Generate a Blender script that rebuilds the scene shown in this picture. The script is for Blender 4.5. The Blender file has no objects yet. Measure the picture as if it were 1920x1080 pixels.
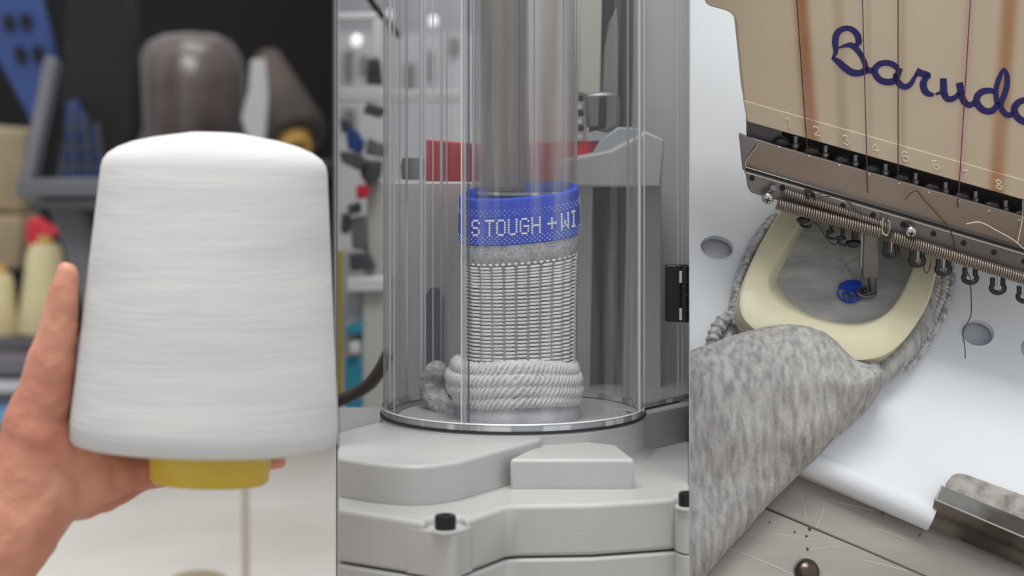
import bpy, bmesh, math, random
from mathutils import Vector, Matrix
random.seed(7)
scene = bpy.context.scene
COL = scene.collection

# ------------------------------------------------------------------ camera, world, lamps, exposure
S = 0.0003                 # one working unit = 0.3 mm
F, H0, ZC = 3840.0, 200.0, 340.0
cam_data = bpy.data.cameras.new('camera')
cam = bpy.data.objects.new('camera', cam_data); COL.objects.link(cam)
cam.location = (0, -F*S, ZC*S); cam.rotation_euler = (math.pi/2, 0, 0)
cam_data.sensor_width = 36; cam_data.lens = 72
cam_data.shift_y = -ZC/1920.0
cam_data.clip_start = 0.02; cam_data.clip_end = 50
cam_data.dof.use_dof = True
cam_data.dof.focus_distance = (F-60)*S
cam_data.dof.aperture_fstop = 7.5
scene.camera = cam

world = bpy.data.worlds.new('world'); scene.world = world; world.use_nodes = True
world.node_tree.nodes['Background'].inputs[0].default_value = (0.95, 0.975, 1.0, 1)
world.node_tree.nodes['Background'].inputs[1].default_value = 0.70

def area_lamp(name, loc, target, size, power, color=(1, 1, 1)):
    d = bpy.data.lights.new(name, 'AREA'); d.shape = 'RECTANGLE'; d.size, d.size_y = size
    d.energy = power; d.color = color
    o = bpy.data.objects.new(name, d); COL.objects.link(o)
    o.location = loc
    o.rotation_euler = (Vector(target)-Vector(loc)).to_track_quat('-Z', 'Y').to_euler()
    return o
area_lamp('ceiling_lamp', (-0.15, -0.5, 1.65), (-0.05, 0.05, 0), (1.3, 0.7), 30, (1, 0.98, 0.95))  # unseen area light, added for soft light from above and in front
area_lamp('ceiling_lamp', (0.05, 1.35, 1.6), (0.05, 1.3, 0), (1.5, 0.9), 17, (1, 0.99, 0.97))  # unseen area light, added to brighten the back of the workshop
scene.view_settings.view_transform = 'Standard'
scene.view_settings.look = 'None'
scene.view_settings.gamma = 1
scene.view_settings.use_curve_mapping = False
scene.view_settings.exposure = 0.05
scene.cycles.transparent_max_bounces = 32

# ------------------------------------------------------------------ geometry helpers (units)
CAMP = Vector((0, -F, ZC))
def P(px, py, y=0.0):
    k = (F+y)/F
    return Vector(((px-960)*k, y, ZC-(py-H0)*k))
def G(px, py, z):                       # point of a level surface z seen at px, py
    k = (ZC-z)/(py-H0)
    return Vector(((px-960)*k, F*(k-1), z))
class Plane:
    def __init__(s, p0, n): s.p0, s.n = Vector(p0), Vector(n).normalized()
    def at(s, px, py, h=0.0):
        d = Vector((px-960, F, -(py-H0)))
        t = ((s.p0+s.n*h-CAMP).dot(s.n))/d.dot(s.n)
        return CAMP+d*t
def spline(pts, n=6, closed=False):
    pts = [Vector(p) for p in pts]; m = len(pts); out = []
    for i in range(m if closed else m-1):
        if closed: a, b, c, d = pts[i-1], pts[i], pts[(i+1) % m], pts[(i+2) % m]
        else: a, b, c, d = pts[max(i-1, 0)], pts[i], pts[i+1], pts[min(i+2, m-1)]
        for j in range(n):
            t = j/n
            out.append(0.5*((2*b)+(c-a)*t+(2*a-5*b+4*c-d)*t*t+(3*b-3*c+d-a)*t**3))
    if not closed: out.append(pts[-1])
    return out
def lerp_table(tab, x):
    if x <= tab[0][0]: return tab[0][1]
    for (a, b), (c, d) in zip(tab, tab[1:]):
        if x <= c: return b+(d-b)*(x-a)/(c-a)
    return tab[-1][1]

class MB:
    def __init__(s): s.v, s.f = [], []
    def add(s, v, f):
        o = len(s.v); s.v += [Vector(p) for p in v]; s.f += [[i+o for i in q] for q in f]; return s
    def loft(s, loops, cap0=True, cap1=True, closed=True):
        n = len(loops[0]); v = [p for l in loops for p in l]; f = []
        for i in range(len(loops)-1):
            for j in range(n if closed else n-1):
                a, b = i*n+j, i*n+(j+1) % n
                f.append([a, b, b+n, a+n])
        if cap0: f.append(list(range(n))[::-1])
        if cap1: f.append([(len(loops)-1)*n+j for j in range(n)])
        return s.add(v, f)
    def box(s, c, sx, sy, sz, rot=None):
        c = Vector(c); R = rot or Matrix.Identity(3)
        L = [[c+R@Vector((x*sx/2, y*sy/2, z*sz/2)) for x, y in ((-1, -1), (1, -1), (1, 1), (-1, 1))] for z in (-1, 1)]
        return s.loft(L)
    def prism(s, outline, vec):
        outline = [Vector(p) for p in outline]; vec = Vector(vec)
        return s.loft([outline, [p+vec for p in outline]])
    def tube(s, path, r, seg=10, caps=True, flat=1.0):
        path = [Vector(p) for p in path]; loops = []; up = None
        for i, p in enumerate(path):
            t = (path[min(i+1, len(path)-1)]-path[max(i-1, 0)]).normalized()
            if up is None:
                up = Vector((0, 0, 1)) if abs(t.z) < 0.9 else Vector((1, 0, 0))
            a = (up-t*up.dot(t)).normalized(); up = a; b = t.cross(a)
            rr = r[i] if isinstance(r, (list, tuple)) else r
            loops.append([p+(a*math.cos(q*2*math.pi/seg)+b*math.sin(q*2*math.pi/seg)*flat)*rr for q in range(seg)])
        return s.loft(loops, caps, caps)
    def lathe(s, prof, o, axis=(0, 0, 1), seg=48, a0=0, a1=2*math.pi, caps=True):
        o = Vector(o); ax = Vector(axis).normalized()
        u = Vector((1, 0, 0)); u = (u-ax*u.dot(ax)).normalized(); w = ax.cross(u)
        full = abs(a1-a0-2*math.pi) < 1e-6; n = seg if full else seg+1
        loops = []
        for r, h in prof:
            r = max(r, 0.01)
            loops.append([o+ax*h+(u*math.cos(a0+(a1-a0)*j/seg)+w*math.sin(a0+(a1-a0)*j/seg))*r for j in range(n)])
        return s.loft(loops, caps and full, caps and full, full)
    def ball(s, c, r, seg=12, sq=(1, 1, 1), rot=None):
        c = Vector(c); R = rot or Matrix.Identity(3); loops = []
        m = max(4, seg//2)
        for i in range(m+1):
            th = math.pi*i/m; q = max(math.sin(th), 1e-3)
            loops.append([c+R@Vector((q*math.cos(2*math.pi*j/seg)*r*sq[0], q*math.sin(2*math.pi*j/seg)*r*sq[1], -math.cos(th)*r*sq[2])) for j in range(seg)])
        return s.loft(loops)
    def bar(s, a, b, w, d):                       # straight bar with rectangular section
        a, b = Vector(a), Vector(b); t = (b-a).normalized()
        yv = Vector((0, 1, 0)); yv = (yv-t*yv.dot(t)).normalized(); x = t.cross(yv)
        q = [x*w/2+yv*d/2, -x*w/2+yv*d/2, -x*w/2-yv*d/2, x*w/2-yv*d/2]
        return s.loft([[a+k for k in q], [b+k for k in q]])
    def ribbon(s, pts2, w, plane, h0, h1):        # flat stroke lying on a plane
        n = len(pts2); loops = []
        for i, p in enumerate(pts2):
            t = (pts2[min(i+1, n-1)]-pts2[max(i-1, 0)]).normalized(); q = Vector((-t.y, t.x, 0))
            ww = (w[min(i, len(w)-1)] if isinstance(w, list) else w)/2
            a, b = p+q*ww, p-q*ww
            loops.append([plane.at(a.x, a.y, h0), plane.at(a.x, a.y, h1), plane.at(b.x, b.y, h1), plane.at(b.x, b.y, h0)])
        return s.loft(loops)
    def slab(s, outline, plane, h, t):
        top = [plane.at(x, y, h) for x, y in outline]
        return s.loft([top, [p-plane.n*t for p in top]])
    def flat(s, outline, y, t):                   # upright slab at depth y, thickness t going back
        top = [P(px, py, y) for px, py in outline]
        return s.loft([top, [p+Vector((0, t, 0)) for p in top]])

LOC = {}
def cut_planes(which):
    out = []
    for px, side in which:
        d = Vector((px-960, F, 0)).normalized(); n = Vector((d.y, -d.x, 0))*side
        out.append((CAMP*S, n))
    return out
P2 = ((632.5, -1), (1292.5, 1)); P3 = ((1293.6, -1),)
def build(name, mb, mat, parent=None, smooth=40, bevel=0, cut=None, seg=2):
    base = LOC[parent.name] if parent else None
    me = bpy.data.meshes.new(name)
    bm = bmesh.new()
    vs = [bm.verts.new(p*S) for p in mb.v]
    for q in mb.f:
        try: bm.faces.new([vs[i] for i in q])
        except ValueError: pass
    if cut:
        for co, n in cut_planes(cut):
            g = bmesh.ops.bisect_plane(bm, geom=bm.verts[:]+bm.edges[:]+bm.faces[:], plane_co=co, plane_no=n, clear_outer=True)
            ed = [e for e in bm.edges if e.is_boundary]
            if ed:
                try: bmesh.ops.holes_fill(bm, edges=ed, sides=0)
                except Exception: pass
    if base is None:
        xs = [v.co for v in bm.verts]
        base = Vector(((min(p.x for p in xs)+max(p.x for p in xs))/2, (min(p.y for p in xs)+max(p.y for p in xs))/2, min(p.z for p in xs)))
        loc = base.copy()
    else: loc = Vector((0, 0, 0))
    for v in bm.verts: v.co -= base
    bmesh.ops.recalc_face_normals(bm, faces=bm.faces[:])
    bm.to_mesh(me); bm.free()
    if smooth:
        for p in me.polygons: p.use_smooth = True
        me.set_sharp_from_angle(angle=math.radians(smooth))
    me.materials.append(mat)
    o = bpy.data.objects.new(name, me); COL.objects.link(o)
    o.location = loc
    if parent: o.parent = parent
    LOC[o.name] = base
    if bevel:
        b = o.modifiers.new('edge', 'BEVEL'); b.width = bevel*S; b.segments = seg; b.limit_method = 'ANGLE'; b.angle_limit = math.radians(35)
        b.harden_normals = False
    return o
def tag(o, label, cat, group=None, kind=None):
    o['label'] = label
    if cat: o['category'] = cat
    if group: o['group'] = group
    if kind: o['kind'] = kind
    return o
def thing(name, label, cat, base, group=None):
    o = bpy.data.objects.new(name, None); COL.objects.link(o)
    o.empty_display_size = 0.01
    b = Vector(base)*S; o.location = b; LOC[o.name] = b
    return tag(o, label, cat, group)
def struct(o, label=None):
    o['kind'] = 'structure'
    if label: o['label'] = label
    return o

# ------------------------------------------------------------------ materials
def lin(c): return tuple(((x/255)/12.92 if x/255 <= .04045 else ((x/255+.055)/1.055)**2.4) for x in c)+(1,)
def mat(name, c, rough=.5, metal=0, c2=None, scale=60, stretch=(1, 1, 1), bump=0, bscale=None, detail=4, spec=.5, lo=.35, hi=.65, coat=0, sss=0, bstretch=None):
    m = bpy.data.materials.new(name); m.use_nodes = True
    nt = m.node_tree; b = nt.nodes['Principled BSDF']
    b.inputs['Base Color'].default_value = lin(c); b.inputs['Roughness'].default_value = rough
    b.inputs['Metallic'].default_value = metal; b.inputs['Specular IOR Level'].default_value = spec
    b.inputs['Coat Weight'].default_value = coat
    if sss:
        b.inputs['Subsurface Weight'].default_value = sss; b.inputs['Subsurface Radius'].default_value = (.006, .002, .001); b.inputs['Subsurface Scale'].default_value = 1
    def noise(sc, st):
        tc = nt.nodes.new('ShaderNodeTexCoord'); mp = nt.nodes.new('ShaderNodeMapping'); mp.inputs['Scale'].default_value = st
        nz = nt.nodes.new('ShaderNodeTexNoise'); nz.inputs['Scale'].default_value = sc; nz.inputs['Detail'].default_value = detail
        nt.links.new(tc.outputs['Object'], mp.inputs[0]); nt.links.new(mp.outputs[0], nz.inputs['Vector']); return nz
    if c2:
        nz = noise(scale, stretch); r = nt.nodes.new('ShaderNodeMapRange')
        r.inputs[1].default_value = lo; r.inputs[2].default_value = hi
        mx = nt.nodes.new('ShaderNodeMix'); mx.data_type = 'RGBA'
        mx.inputs[6].default_value = lin(c); mx.inputs[7].default_value = lin(c2)
        nt.links.new(nz.outputs[0], r.inputs[0]); nt.links.new(r.outputs[0], mx.inputs[0]); nt.links.new(mx.outputs[2], b.inputs['Base Color'])
    if bump:
        nz = noise(bscale or scale, bstretch or stretch); bp = nt.nodes.new('ShaderNodeBump'); bp.inputs['Strength'].default_value = 1; bp.inputs['Distance'].default_value = bump
        nt.links.new(nz.outputs[0], bp.inputs['Height']); nt.links.new(bp.outputs[0], b.inputs['Normal'])
    return m
def clear_mat(name, tint, refl=1.0, haze=.06, rough=.06):
    m = bpy.data.materials.new(name); m.use_nodes = True; nt = m.node_tree; nt.nodes.clear()
    out = nt.nodes.new('ShaderNodeOutputMaterial'); tr = nt.nodes.new('ShaderNodeBsdfTransparent'); tr.inputs[0].default_value = lin(tint)
    gl = nt.nodes.new('ShaderNodeBsdfGlossy'); gl.inputs['Roughness'].default_value = rough
    df = nt.nodes.new('ShaderNodeBsdfDiffuse'); df.inputs[0].default_value = lin((205, 208, 212))
    lw = nt.nodes.new('ShaderNodeLayerWeight'); lw.inputs['Blend'].default_value = .5
    pw = nt.nodes.new('ShaderNodeMath'); pw.operation = 'POWER'; pw.inputs[1].default_value = 4.0; nt.links.new(lw.outputs['Facing'], pw.inputs[0])
    fr = nt.nodes.new('ShaderNodeMapRange'); fr.inputs[3].default_value = .035; fr.inputs[4].default_value = .9; nt.links.new(pw.outputs[0], fr.inputs[0])
    tc = nt.nodes.new('ShaderNodeTexCoord'); mp = nt.nodes.new('ShaderNodeMapping'); mp.inputs['Scale'].default_value = (1, 1, .03)
    nz = nt.nodes.new('ShaderNodeTexNoise'); nz.inputs['Scale'].default_value = 260; nz.inputs['Detail'].default_value = 5
    bp = nt.nodes.new('ShaderNodeBump'); bp.inputs['Distance'].default_value = .0004; bp.inputs['Strength'].default_value = .8
    nt.links.new(tc.outputs['Object'], mp.inputs[0]); nt.links.new(mp.outputs[0], nz.inputs['Vector']); nt.links.new(nz.outputs[0], bp.inputs['Height'])
    nt.links.new(bp.outputs[0], gl.inputs['Normal'])
    mul = nt.nodes.new('ShaderNodeMath'); mul.operation = 'MULTIPLY'; mul.inputs[1].default_value = refl; mul.use_clamp = True
    nt.links.new(fr.outputs[0], mul.inputs[0])
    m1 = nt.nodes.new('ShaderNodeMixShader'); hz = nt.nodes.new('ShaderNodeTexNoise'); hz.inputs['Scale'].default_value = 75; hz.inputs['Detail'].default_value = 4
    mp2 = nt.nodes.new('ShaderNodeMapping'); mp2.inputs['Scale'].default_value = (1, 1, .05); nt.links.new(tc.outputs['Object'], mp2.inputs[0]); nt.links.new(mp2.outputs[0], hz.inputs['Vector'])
    hr = nt.nodes.new('ShaderNodeMapRange'); hr.inputs[1].default_value = .5; hr.inputs[2].default_value = .72; hr.inputs[3].default_value = haze; hr.inputs[4].default_value = haze*7  # vertical haze streaks painted in, standing in for lamp reflections on the plastic
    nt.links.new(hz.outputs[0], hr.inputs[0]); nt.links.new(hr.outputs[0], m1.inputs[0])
    m2 = nt.nodes.new('ShaderNodeMixShader')
    nt.links.new(tr.outputs[0], m1.inputs[1]); nt.links.new(df.outputs[0], m1.inputs[2])
    nt.links.new(mul.outputs[0], m2.inputs[0]); nt.links.new(m1.outputs[0], m2.inputs[1]); nt.links.new(gl.outputs[0], m2.inputs[2])
    nt.links.new(m2.outputs[0], out.inputs[0]); return m
def glow(name, c, s):
    m = mat(name, c); b = m.node_tree.nodes['Principled BSDF']
    b.inputs['Emission Color'].default_value = lin(c); b.inputs['Emission Strength'].default_value = s; return m

M = {}
M['tile'] = mat('tile', (226, 222, 216), .35, c2=(214, 208, 200), scale=4)
M['grout'] = mat('grout', (170, 158, 148), .9)
M['dark_wall'] = mat('dark_wall', (9, 9, 12), .9, c2=(14, 14, 17), scale=5)
M['grey_wall'] = mat('grey_wall', (176, 178, 182), .8, c2=(150, 152, 158), scale=4)
M['pale_wall'] = mat('pale_wall', (196, 197, 200), .8)
M['black'] = mat('black', (8, 8, 9), .8)
M['mid_grey'] = mat('mid_grey', (120, 120, 120), .7)

# ------------------------------------------------------------------ the room: three bays side by side
FLOOR = -1200.0
YB = 9000.0
fl = struct(build('floor', MB().box((0, 3000, FLOOR-30), 8200, 13600, 40), M['grout']), 'pale grout bed of the tiled floor')
T_ANG = math.radians(7.5); TS = 1500.0
ca, sa = math.cos(T_ANG), math.sin(T_ANG)
org = G(462, 1080, FLOOR)
tile_me = None
for i in range(-2, 3):
    for j in range(-1, 4):
        c = org+Vector((ca*(i+.5)*TS-sa*(j+.3)*TS, sa*(i+.5)*TS+ca*(j+.3)*TS, 0))
        if abs(c.x) > 3000 or c.y > 7200 or c.x > 500: continue
        R = Matrix.Rotation(T_ANG, 3, 'Z')
        build('tile', MB().box(c+Vector((0, 0, -5)), TS-26, TS-26, 12, R), M['tile'], fl, bevel=3)
def vwall(px, y0, y1, th, mt, name, label):
    d = Vector((px-960, F, 0))/F; n = Vector((d.y, -d.x, 0)).normalized()
    a = CAMP+d*(F+y0); b = CAMP+d*(F+y1)
    m = MB()
    m.loft([[Vector((p.x, p.y, z))+n*q for p, q in ((a, -th/2), (a, th/2), (b, th/2), (b, -th/2))] for z in (FLOOR-8, 1900)])
    return struct(build(name, m, mt, smooth=0), label)
vwall(631.3, -348, -331, 1.7, M['black'], 'trim_1', 'thin black edge trim on the front of the partition')
vwall(631.3, -330, YB, 1.5, M['pale_wall'], 'wall_divider_left', 'thin pale partition between the yarn bay and the knitting machine')
vwall(1293, -330, YB, 1.0, M['pale_wall'], 'wall_divider_right', 'thin grey partition between the knitting machine and the embroidery machine')
def backwall(px0, px1, mt, name, label):
    a, b = P(px0, 0, YB), P(px1, 0, YB)
    m = MB().loft([[Vector((a.x, YB, z)), Vector((b.x, YB, z)), Vector((b.x, YB+60, z)), Vector((a.x, YB+60, z))] for z in (FLOOR-8, 1900)])
    return struct(build(name, m, mt, smooth=0), label)
backwall(-900, 631, M['dark_wall'], 'wall_back_left', 'near-black wall behind the shelves of yarn')
backwall(631.5, 1293, M['grey_wall'], 'wall_back_middle', 'pale grey workshop wall behind the knitting machine')
backwall(1293.5, 2600, M['pale_wall'], 'wall_back_right', 'pale wall behind the embroidery machine')

# ================================================================== left bay: white yarn cone held in a hand
M['yarn_white'] = mat('yarn_white', (213, 213, 211), .9, c2=(198, 200, 202), scale=34, stretch=(.3, .3, 2.4), bump=.00022, bscale=330, bstretch=(.1, .1, 2.0), spec=.15)
M['core_yellow'] = mat('core_yellow', (216, 188, 66), .4, c2=(204, 174, 58), scale=20)
M['skin'] = mat('skin', (216, 156, 130), .5, c2=(176, 100, 80), scale=17, bump=.0006, bscale=240, sss=.12, lo=.3, hi=.7)
Y1 = -700.0; K1 = (F+Y1)/F
bot, top = P(383, 835, Y1), P(401, 250, Y1)
ax = (top-bot)+Vector((0, 26, 0)); Lc = ax.length
cone = thing('yarn_cone', 'large cone of white yarn on a yellow core, held up in a hand', 'yarn cone', P(390, 890, Y1))
R0 = 249*K1; R1 = 212*K1
prof = [(60, 4), (R0-14, 0), (R0-6, 2), (R0-1, 8), (R0, 34)]
for i in range(1, 13): prof.append((R0+(R1-R0)*i/12, 34+(Lc*.88-34)*i/12))
prof += [(R1-3, Lc*.905), (R1-10, Lc*.925), (R1-24, Lc*.945), (R1-46, Lc*.964), (R1-76, Lc*.98), (R1-110, Lc*.992), (40, Lc), (8, Lc+1)]
build('yarn_body', MB().lathe(prof, bot, ax, 96), M['yarn_white'], cone, smooth=60)
build('core', MB().lathe([(78, 8), (92, 0), (92, -30), (90, -52), (86, -56), (60, -56), (60, -20)], bot+Vector((10, 0, 0)), ax, 64), M['core_yellow'], cone, smooth=50)

def capsules(segs):
    bm = bmesh.new(); mb = MB()
    for chain in segs:
        for (a, b) in zip(chain, chain[1:]):
            pa, pb = P(*a[:3]), P(*b[:3]); ra, rb = a[3]*(F+a[2])/F, b[3]*(F+b[2])/F
            d = pb-pa; L = d.length; t = d/L
            u = Vector((0, 1, 0)); u = (u-t*u.dot(t)).normalized(); w = t.cross(u)
            loops = []
            n = 8
            for i in range(n+1):
                q = math.pi/2*i/n; loops.append((pa-t*ra*math.cos(q), max(ra*math.sin(q), .05)))
            for i in range(n+1):
                q = math.pi/2*i/n; loops.append((pb+t*rb*math.sin(q), max(rb*math.cos(q), .05)))
            mb.loft([[c+(u*math.cos(2*math.pi*j/20)+w*math.sin(2*math.pi*j/20))*r for j in range(20)] for c, r in loops])
    return mb
hand = capsules([
    [(-95, 1100, -700, 128), (10, 975, -690, 108), (85, 905, -680, 88)],
    [(10, 975, -690, 100), (55, 880, -700, 80), (72, 800, -715, 62)],
    [(85, 905, -680, 84), (165, 885, -650, 66), (250, 880, -610, 42)],
    [(110, 905, -640, 80), (190, 915, -590, 50), (250, 895, -560, 36)],
    [(72, 800, -715, 66), (90, 700, -730, 47), (108, 610, -740, 36), (122, 540, -745, 29), (125, 512, -745, 25)],
    [(72, 800, -725, 56), (140, 850, -690, 54)],
    [(250, 868, -600, 36), (350, 862, -560, 30), (440, 864, -556, 26), (524, 866, -580, 17)],
    [(245, 885, -575, 35), (340, 877, -525, 29), (425, 874, -515, 25), (495, 872, -530, 17)],
    [(235, 900, -555, 33), (320, 884, -495, 27), (400, 878, -480, 23), (460, 876, -490, 16)],
    [(215, 915, -545, 30), (295, 890, -475, 23), (360, 882, -455, 19), (410, 879, -455, 14)],
])
ho = build('person', hand, M['skin'], smooth=0)
for p in ho.data.polygons: p.use_smooth = True
rm = ho.modifiers.new('skin_surface', 'REMESH'); rm.mode = 'VOXEL'; rm.voxel_size = 4.5*S; rm.use_smooth_shade = True
sm = ho.modifiers.new('soft', 'SMOOTH'); sm.iterations = 5; sm.factor = .5
tx = bpy.data.textures.new('skin_relief', 'CLOUDS'); tx.noise_scale = .022; tx.noise_depth = 2
dm = ho.modifiers.new('relief', 'DISPLACE'); dm.texture = tx; dm.strength = .0042; dm.mid_level = .5; dm.texture_coords = 'LOCAL'
tag(ho, 'bare hand and forearm holding the white yarn cone from below, thumb raised', 'person')

# --- blurred storage behind
M['dark_post'] = mat('dark_post', (26, 22, 21), .8, c2=(18, 16, 16), scale=8)
M['wrap_dark'] = mat('wrap_dark', (104, 94, 90), .24, c2=(70, 62, 60), scale=9, bump=.004, bscale=10, spec=.6)
M['yarn_brown'] = mat('yarn_brown', (84, 74, 68), .8, c2=(62, 56, 54), scale=12)
M['card_grey'] = mat('card_grey', (176, 176, 176), .7)
M['core_ochre'] = mat('core_ochre', (206, 160, 88), .6)
M['blue_plastic'] = mat('blue_plastic', (44, 74, 136), .5, c2=(34, 58, 110), scale=6)
M['grey_plastic'] = mat('grey_plastic', (96, 97, 104), .5, c2=(86, 87, 94), scale=6)
M['dark_plastic'] = mat('dark_plastic', (58, 58, 63), .5)
M['carton'] = mat('carton', (176, 160, 132), .8, c2=(150, 134, 108), scale=5)
M['yarn_beige'] = mat('yarn_beige', (214, 202, 160), .85, c2=(196, 182, 140), scale=12)
M['red_cloth'] = mat('red_cloth', (206, 44, 66), .7)
M['grey_shelf'] = mat('grey_shelf', (112, 110, 116), .6)
M['white_box'] = mat('white_box', (208, 208, 210), .6)
M['blue_tray'] = mat('blue_tray', (92, 138, 186), .5)

# rack post
o = build('rack_post', MB().flat([(128, -60), (236, -60), (250, 240), (215, 330), (205, 620), (150, 620), (172, 330), (112, 240)], 5200, 260), M['dark_post'], bevel=12)
tag(o, 'dark brown upright of the storage rack beside the blue crate', 'rack post')
# rack shelf carrying the yarn
o = thing('rack_shelf', 'dark shelf of the storage rack under the wrapped yarn', 'shelf', P(420, 330, 6000))
build('shelf_board', MB().box(P(450, 306, 6000)+Vector((0, 0, -30)), 880, 1100, 60), M['dark_plastic'], o, bevel=8)
for px in (275, 610):
    build('upright', MB().bar(P(px, 318, 6400), Vector((P(px, 318, 6400).x, 6400, FLOOR)), 60, 60), M['dark_post'], o)
# wrapped yarn
kb = (F+6000)/F
w = thing('wrapped_yarn', 'dark brown yarn package in shiny clear wrap on the rack shelf', 'yarn', P(356, 304, 6000))
r = 105*kb; h = 244*kb
build('yarn_body', MB().lathe([(r*.6, 0), (r*.98, 6), (r, 60), (r*1.0, h*.62), (r*.93, h*.8), (r*.76, h*.92), (r*.5, h*.98), (.1, h)], P(356, 304, 6000), (0, 0, 1), 56), M['wrap_dark'], w, smooth=60)
# tilted brown cone; its lit side is painted as a separate pale slab
t = thing('tilted_yarn_cone', 'tilted brown yarn cone showing its ochre core, leaning by the wrapped yarn', 'yarn cone', P(530, 285, 5500))
a0, a1 = P(500, 108, 5600), P(552, 262, 5300); k5 = (F+5500)/F
axd = a1-a0
build('yarn_body', MB().lathe([(20, 0), (34*k5*.8, 4), (66*k5, axd.length*.94), (60*k5, axd.length), (30*k5, axd.length)], a0, axd, 40), M['yarn_brown'], t, smooth=50)
build('core', MB().lathe([(24*k5, axd.length-30), (30*k5, axd.length+2), (28*k5, axd.length+55), (18*k5, axd.length+55), (18*k5, axd.length-20)], a0, axd, 32), M['core_ochre'], t, smooth=50)
o = build('grey_card', MB().flat([(470, 112), (497, 110), (503, 180), (497, 262), (474, 286), (452, 220), (466, 170)], 5020, 36), M['card_grey'], bevel=6)
tag(o, 'upright pale grey card sleeve standing against the tilted brown cone', 'card')
# blue crate
c = thing('blue_crate', 'bright blue plastic crate at the top of the rack', 'crate', P(40, 240, 5600))
build('crate_wall', MB().flat([(-60, -60), (62, -60), (92, 60), (104, 110), (100, 150), (66, 240), (-60, 10)], 5600, 60), M['blue_plastic'], c, bevel=8)
for (x, y) in ((35, 100), (68, 98), (14, 40), (46, 38)):
    build('slot', MB().flat([(x-8, y-14), (x+9, y-9), (x+12, y+18), (x-6, y+12)], 5570, 40), M['black'], c)
build('crate_rim', MB().bar(P(66, 238, 5560), P(106, 118, 5560), 46, 90), M['blue_plastic'], c, bevel=8)
# lower blue crate with open grid seen through the grey crate
c = thing('grid_crate', 'blue crate with an open grid side standing inside the grey crate', 'crate', P(145, 345, 5000))
build('crate_wall', MB().flat([(112, 205), (140, 185), (172, 240), (196, 335), (104, 338)], 5150, 40), M['blue_plastic'], c)
for i in range(4):
    build('rib', MB().bar(P(116+i*22, 200+abs(i-1)*14, 5080), P(118+i*26, 338, 5080), 20, 30), M['dark_plastic'], c)
for i in range(3):
    build('rib', MB().bar(P(108, 240+i*36, 5060), P(166+i*12, 240+i*36, 5060), 16, 24), M['dark_plastic'], c)
# grey crate
g = thing('grey_crate', 'grey plastic crate with a slanted open end below the dark rack post', 'crate', P(120, 600, 4400))
build('end_bar', MB().bar(P(100, 112, 4500), P(54, 345, 4400), 52, 130), M['grey_plastic'], g, bevel=10)
build('top_rail', MB().bar(P(38, 352, 4400), P(300, 352, 4400), 74, 150), M['grey_plastic'], g, bevel=10)
build('lower_rail', MB().bar(P(62, 383, 4380), P(300, 383, 4380), 34, 150), M['dark_plastic'], g, bevel=8)
build('side_panel', MB().flat([(92, 392), (300, 392), (300, 650), (176, 650), (150, 560)], 4480, 90), M['grey_plastic'], g, bevel=10)
build('rib', MB().bar(P(158, 392, 4440), P(196, 500, 4440), 34, 60), M['dark_plastic'], g, bevel=6)
build('hatch', MB().flat([(60, 332), (112, 190), (124, 200), (104, 332)], 4560, 30), M['black'], g)
# cartons and small stock on the low shelf
o = build('carton', MB().flat([(-60, 236), (44, 244), (44, 400), (-60, 392)], 6400, 400), M['carton'], bevel=14); tag(o, 'beige carton under the dark gap beside the grey crate', 'carton')
o = build('carton', MB().flat([(-60, 404), (40, 404), (36, 505), (-60, 505)], 6350, 400), M['carton'], bevel=14); tag(o, 'lower beige carton just left of the red cloth', 'carton')
o = build('red_cloth', MB().flat([(48, 412), (70, 408), (86, 424), (106, 428), (108, 446), (76, 448), (64, 470), (46, 458)], 5950, 120), M['red_cloth'], bevel=20); tag(o, 'crumpled bright red cloth above the beige yarn cone', 'cloth')
kb = (F+5800)/F
for px, py, rr, hh, lb in ((84, 628, 50, 170, 'beige yarn cone right behind the raised thumb'), (2, 632, 34, 120, 'small beige yarn cone at the picture edge behind the thumb')):
    o = thing('beige_yarn_cone', lb, 'yarn cone', P(px, py, 5800), 'beige yarn cones on the low shelf')
    build('yarn_body', MB().lathe([(rr*kb*.6, 0), (rr*kb, 12), (rr*kb, 60), (rr*kb*.66, hh*kb*.9), (rr*kb*.5, hh*kb), (10, hh*kb)], P(px, py, 5800), (0, 0, 1), 40), M['yarn_beige'], o, smooth=60)
    build('core', MB().lathe([(rr*kb*.28, 0), (rr*kb*.26, 40), (rr*kb*.2, 40)], P(px, py, 5800)+Vector((0, 0, hh*kb)), (0, 0, 1), 24), M['core_ochre'], o)
s_ = thing('low_shelf', 'grey low shelf board carrying beige yarn cones behind the hand', 'shelf', P(30, 660, 5800))
build('shelf_board', MB().box(P(10, 650, 5900)+Vector((0, 0, -40)), 1100, 900, 76), M['grey_shelf'], s_, bevel=8)
build('bracket', MB().bar(P(120, 664, 6100), Vector((P(120, 664, 6100).x, 6100, FLOOR)), 60, 60), M['grey_shelf'], s_)
o = build('white_box', MB().box(P(10, 722, 5600), 460, 300, 80), M['white_box'], bevel=8); tag(o, 'flat white box below the low shelf', 'box')
o = build('dark_bundle', MB().ball(P(20, 752, 5500), 110, 16, (1.6, 1, .5)), M['dark_plastic']); tag(o, 'dark folded bundle between the white box and the blue tray', 'bundle')
o = build('blue_tray', MB().box(P(8, 778, 5300), 380, 300, 60), M['blue_tray'], bevel=10); tag(o, 'light blue tray on the floor by the wrist', 'tray')
pl = G(372, 1092, FLOOR)
o = build('oval_lid', MB().lathe([(90, 0), (88, 16), (70, 24), (20, 26)], pl, (0, 0, 1), 40), mat('lid_beige', (158, 142, 116), .5), smooth=50); tag(o, 'round beige lid lying on the white tiles at the bottom edge', 'lid')
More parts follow.
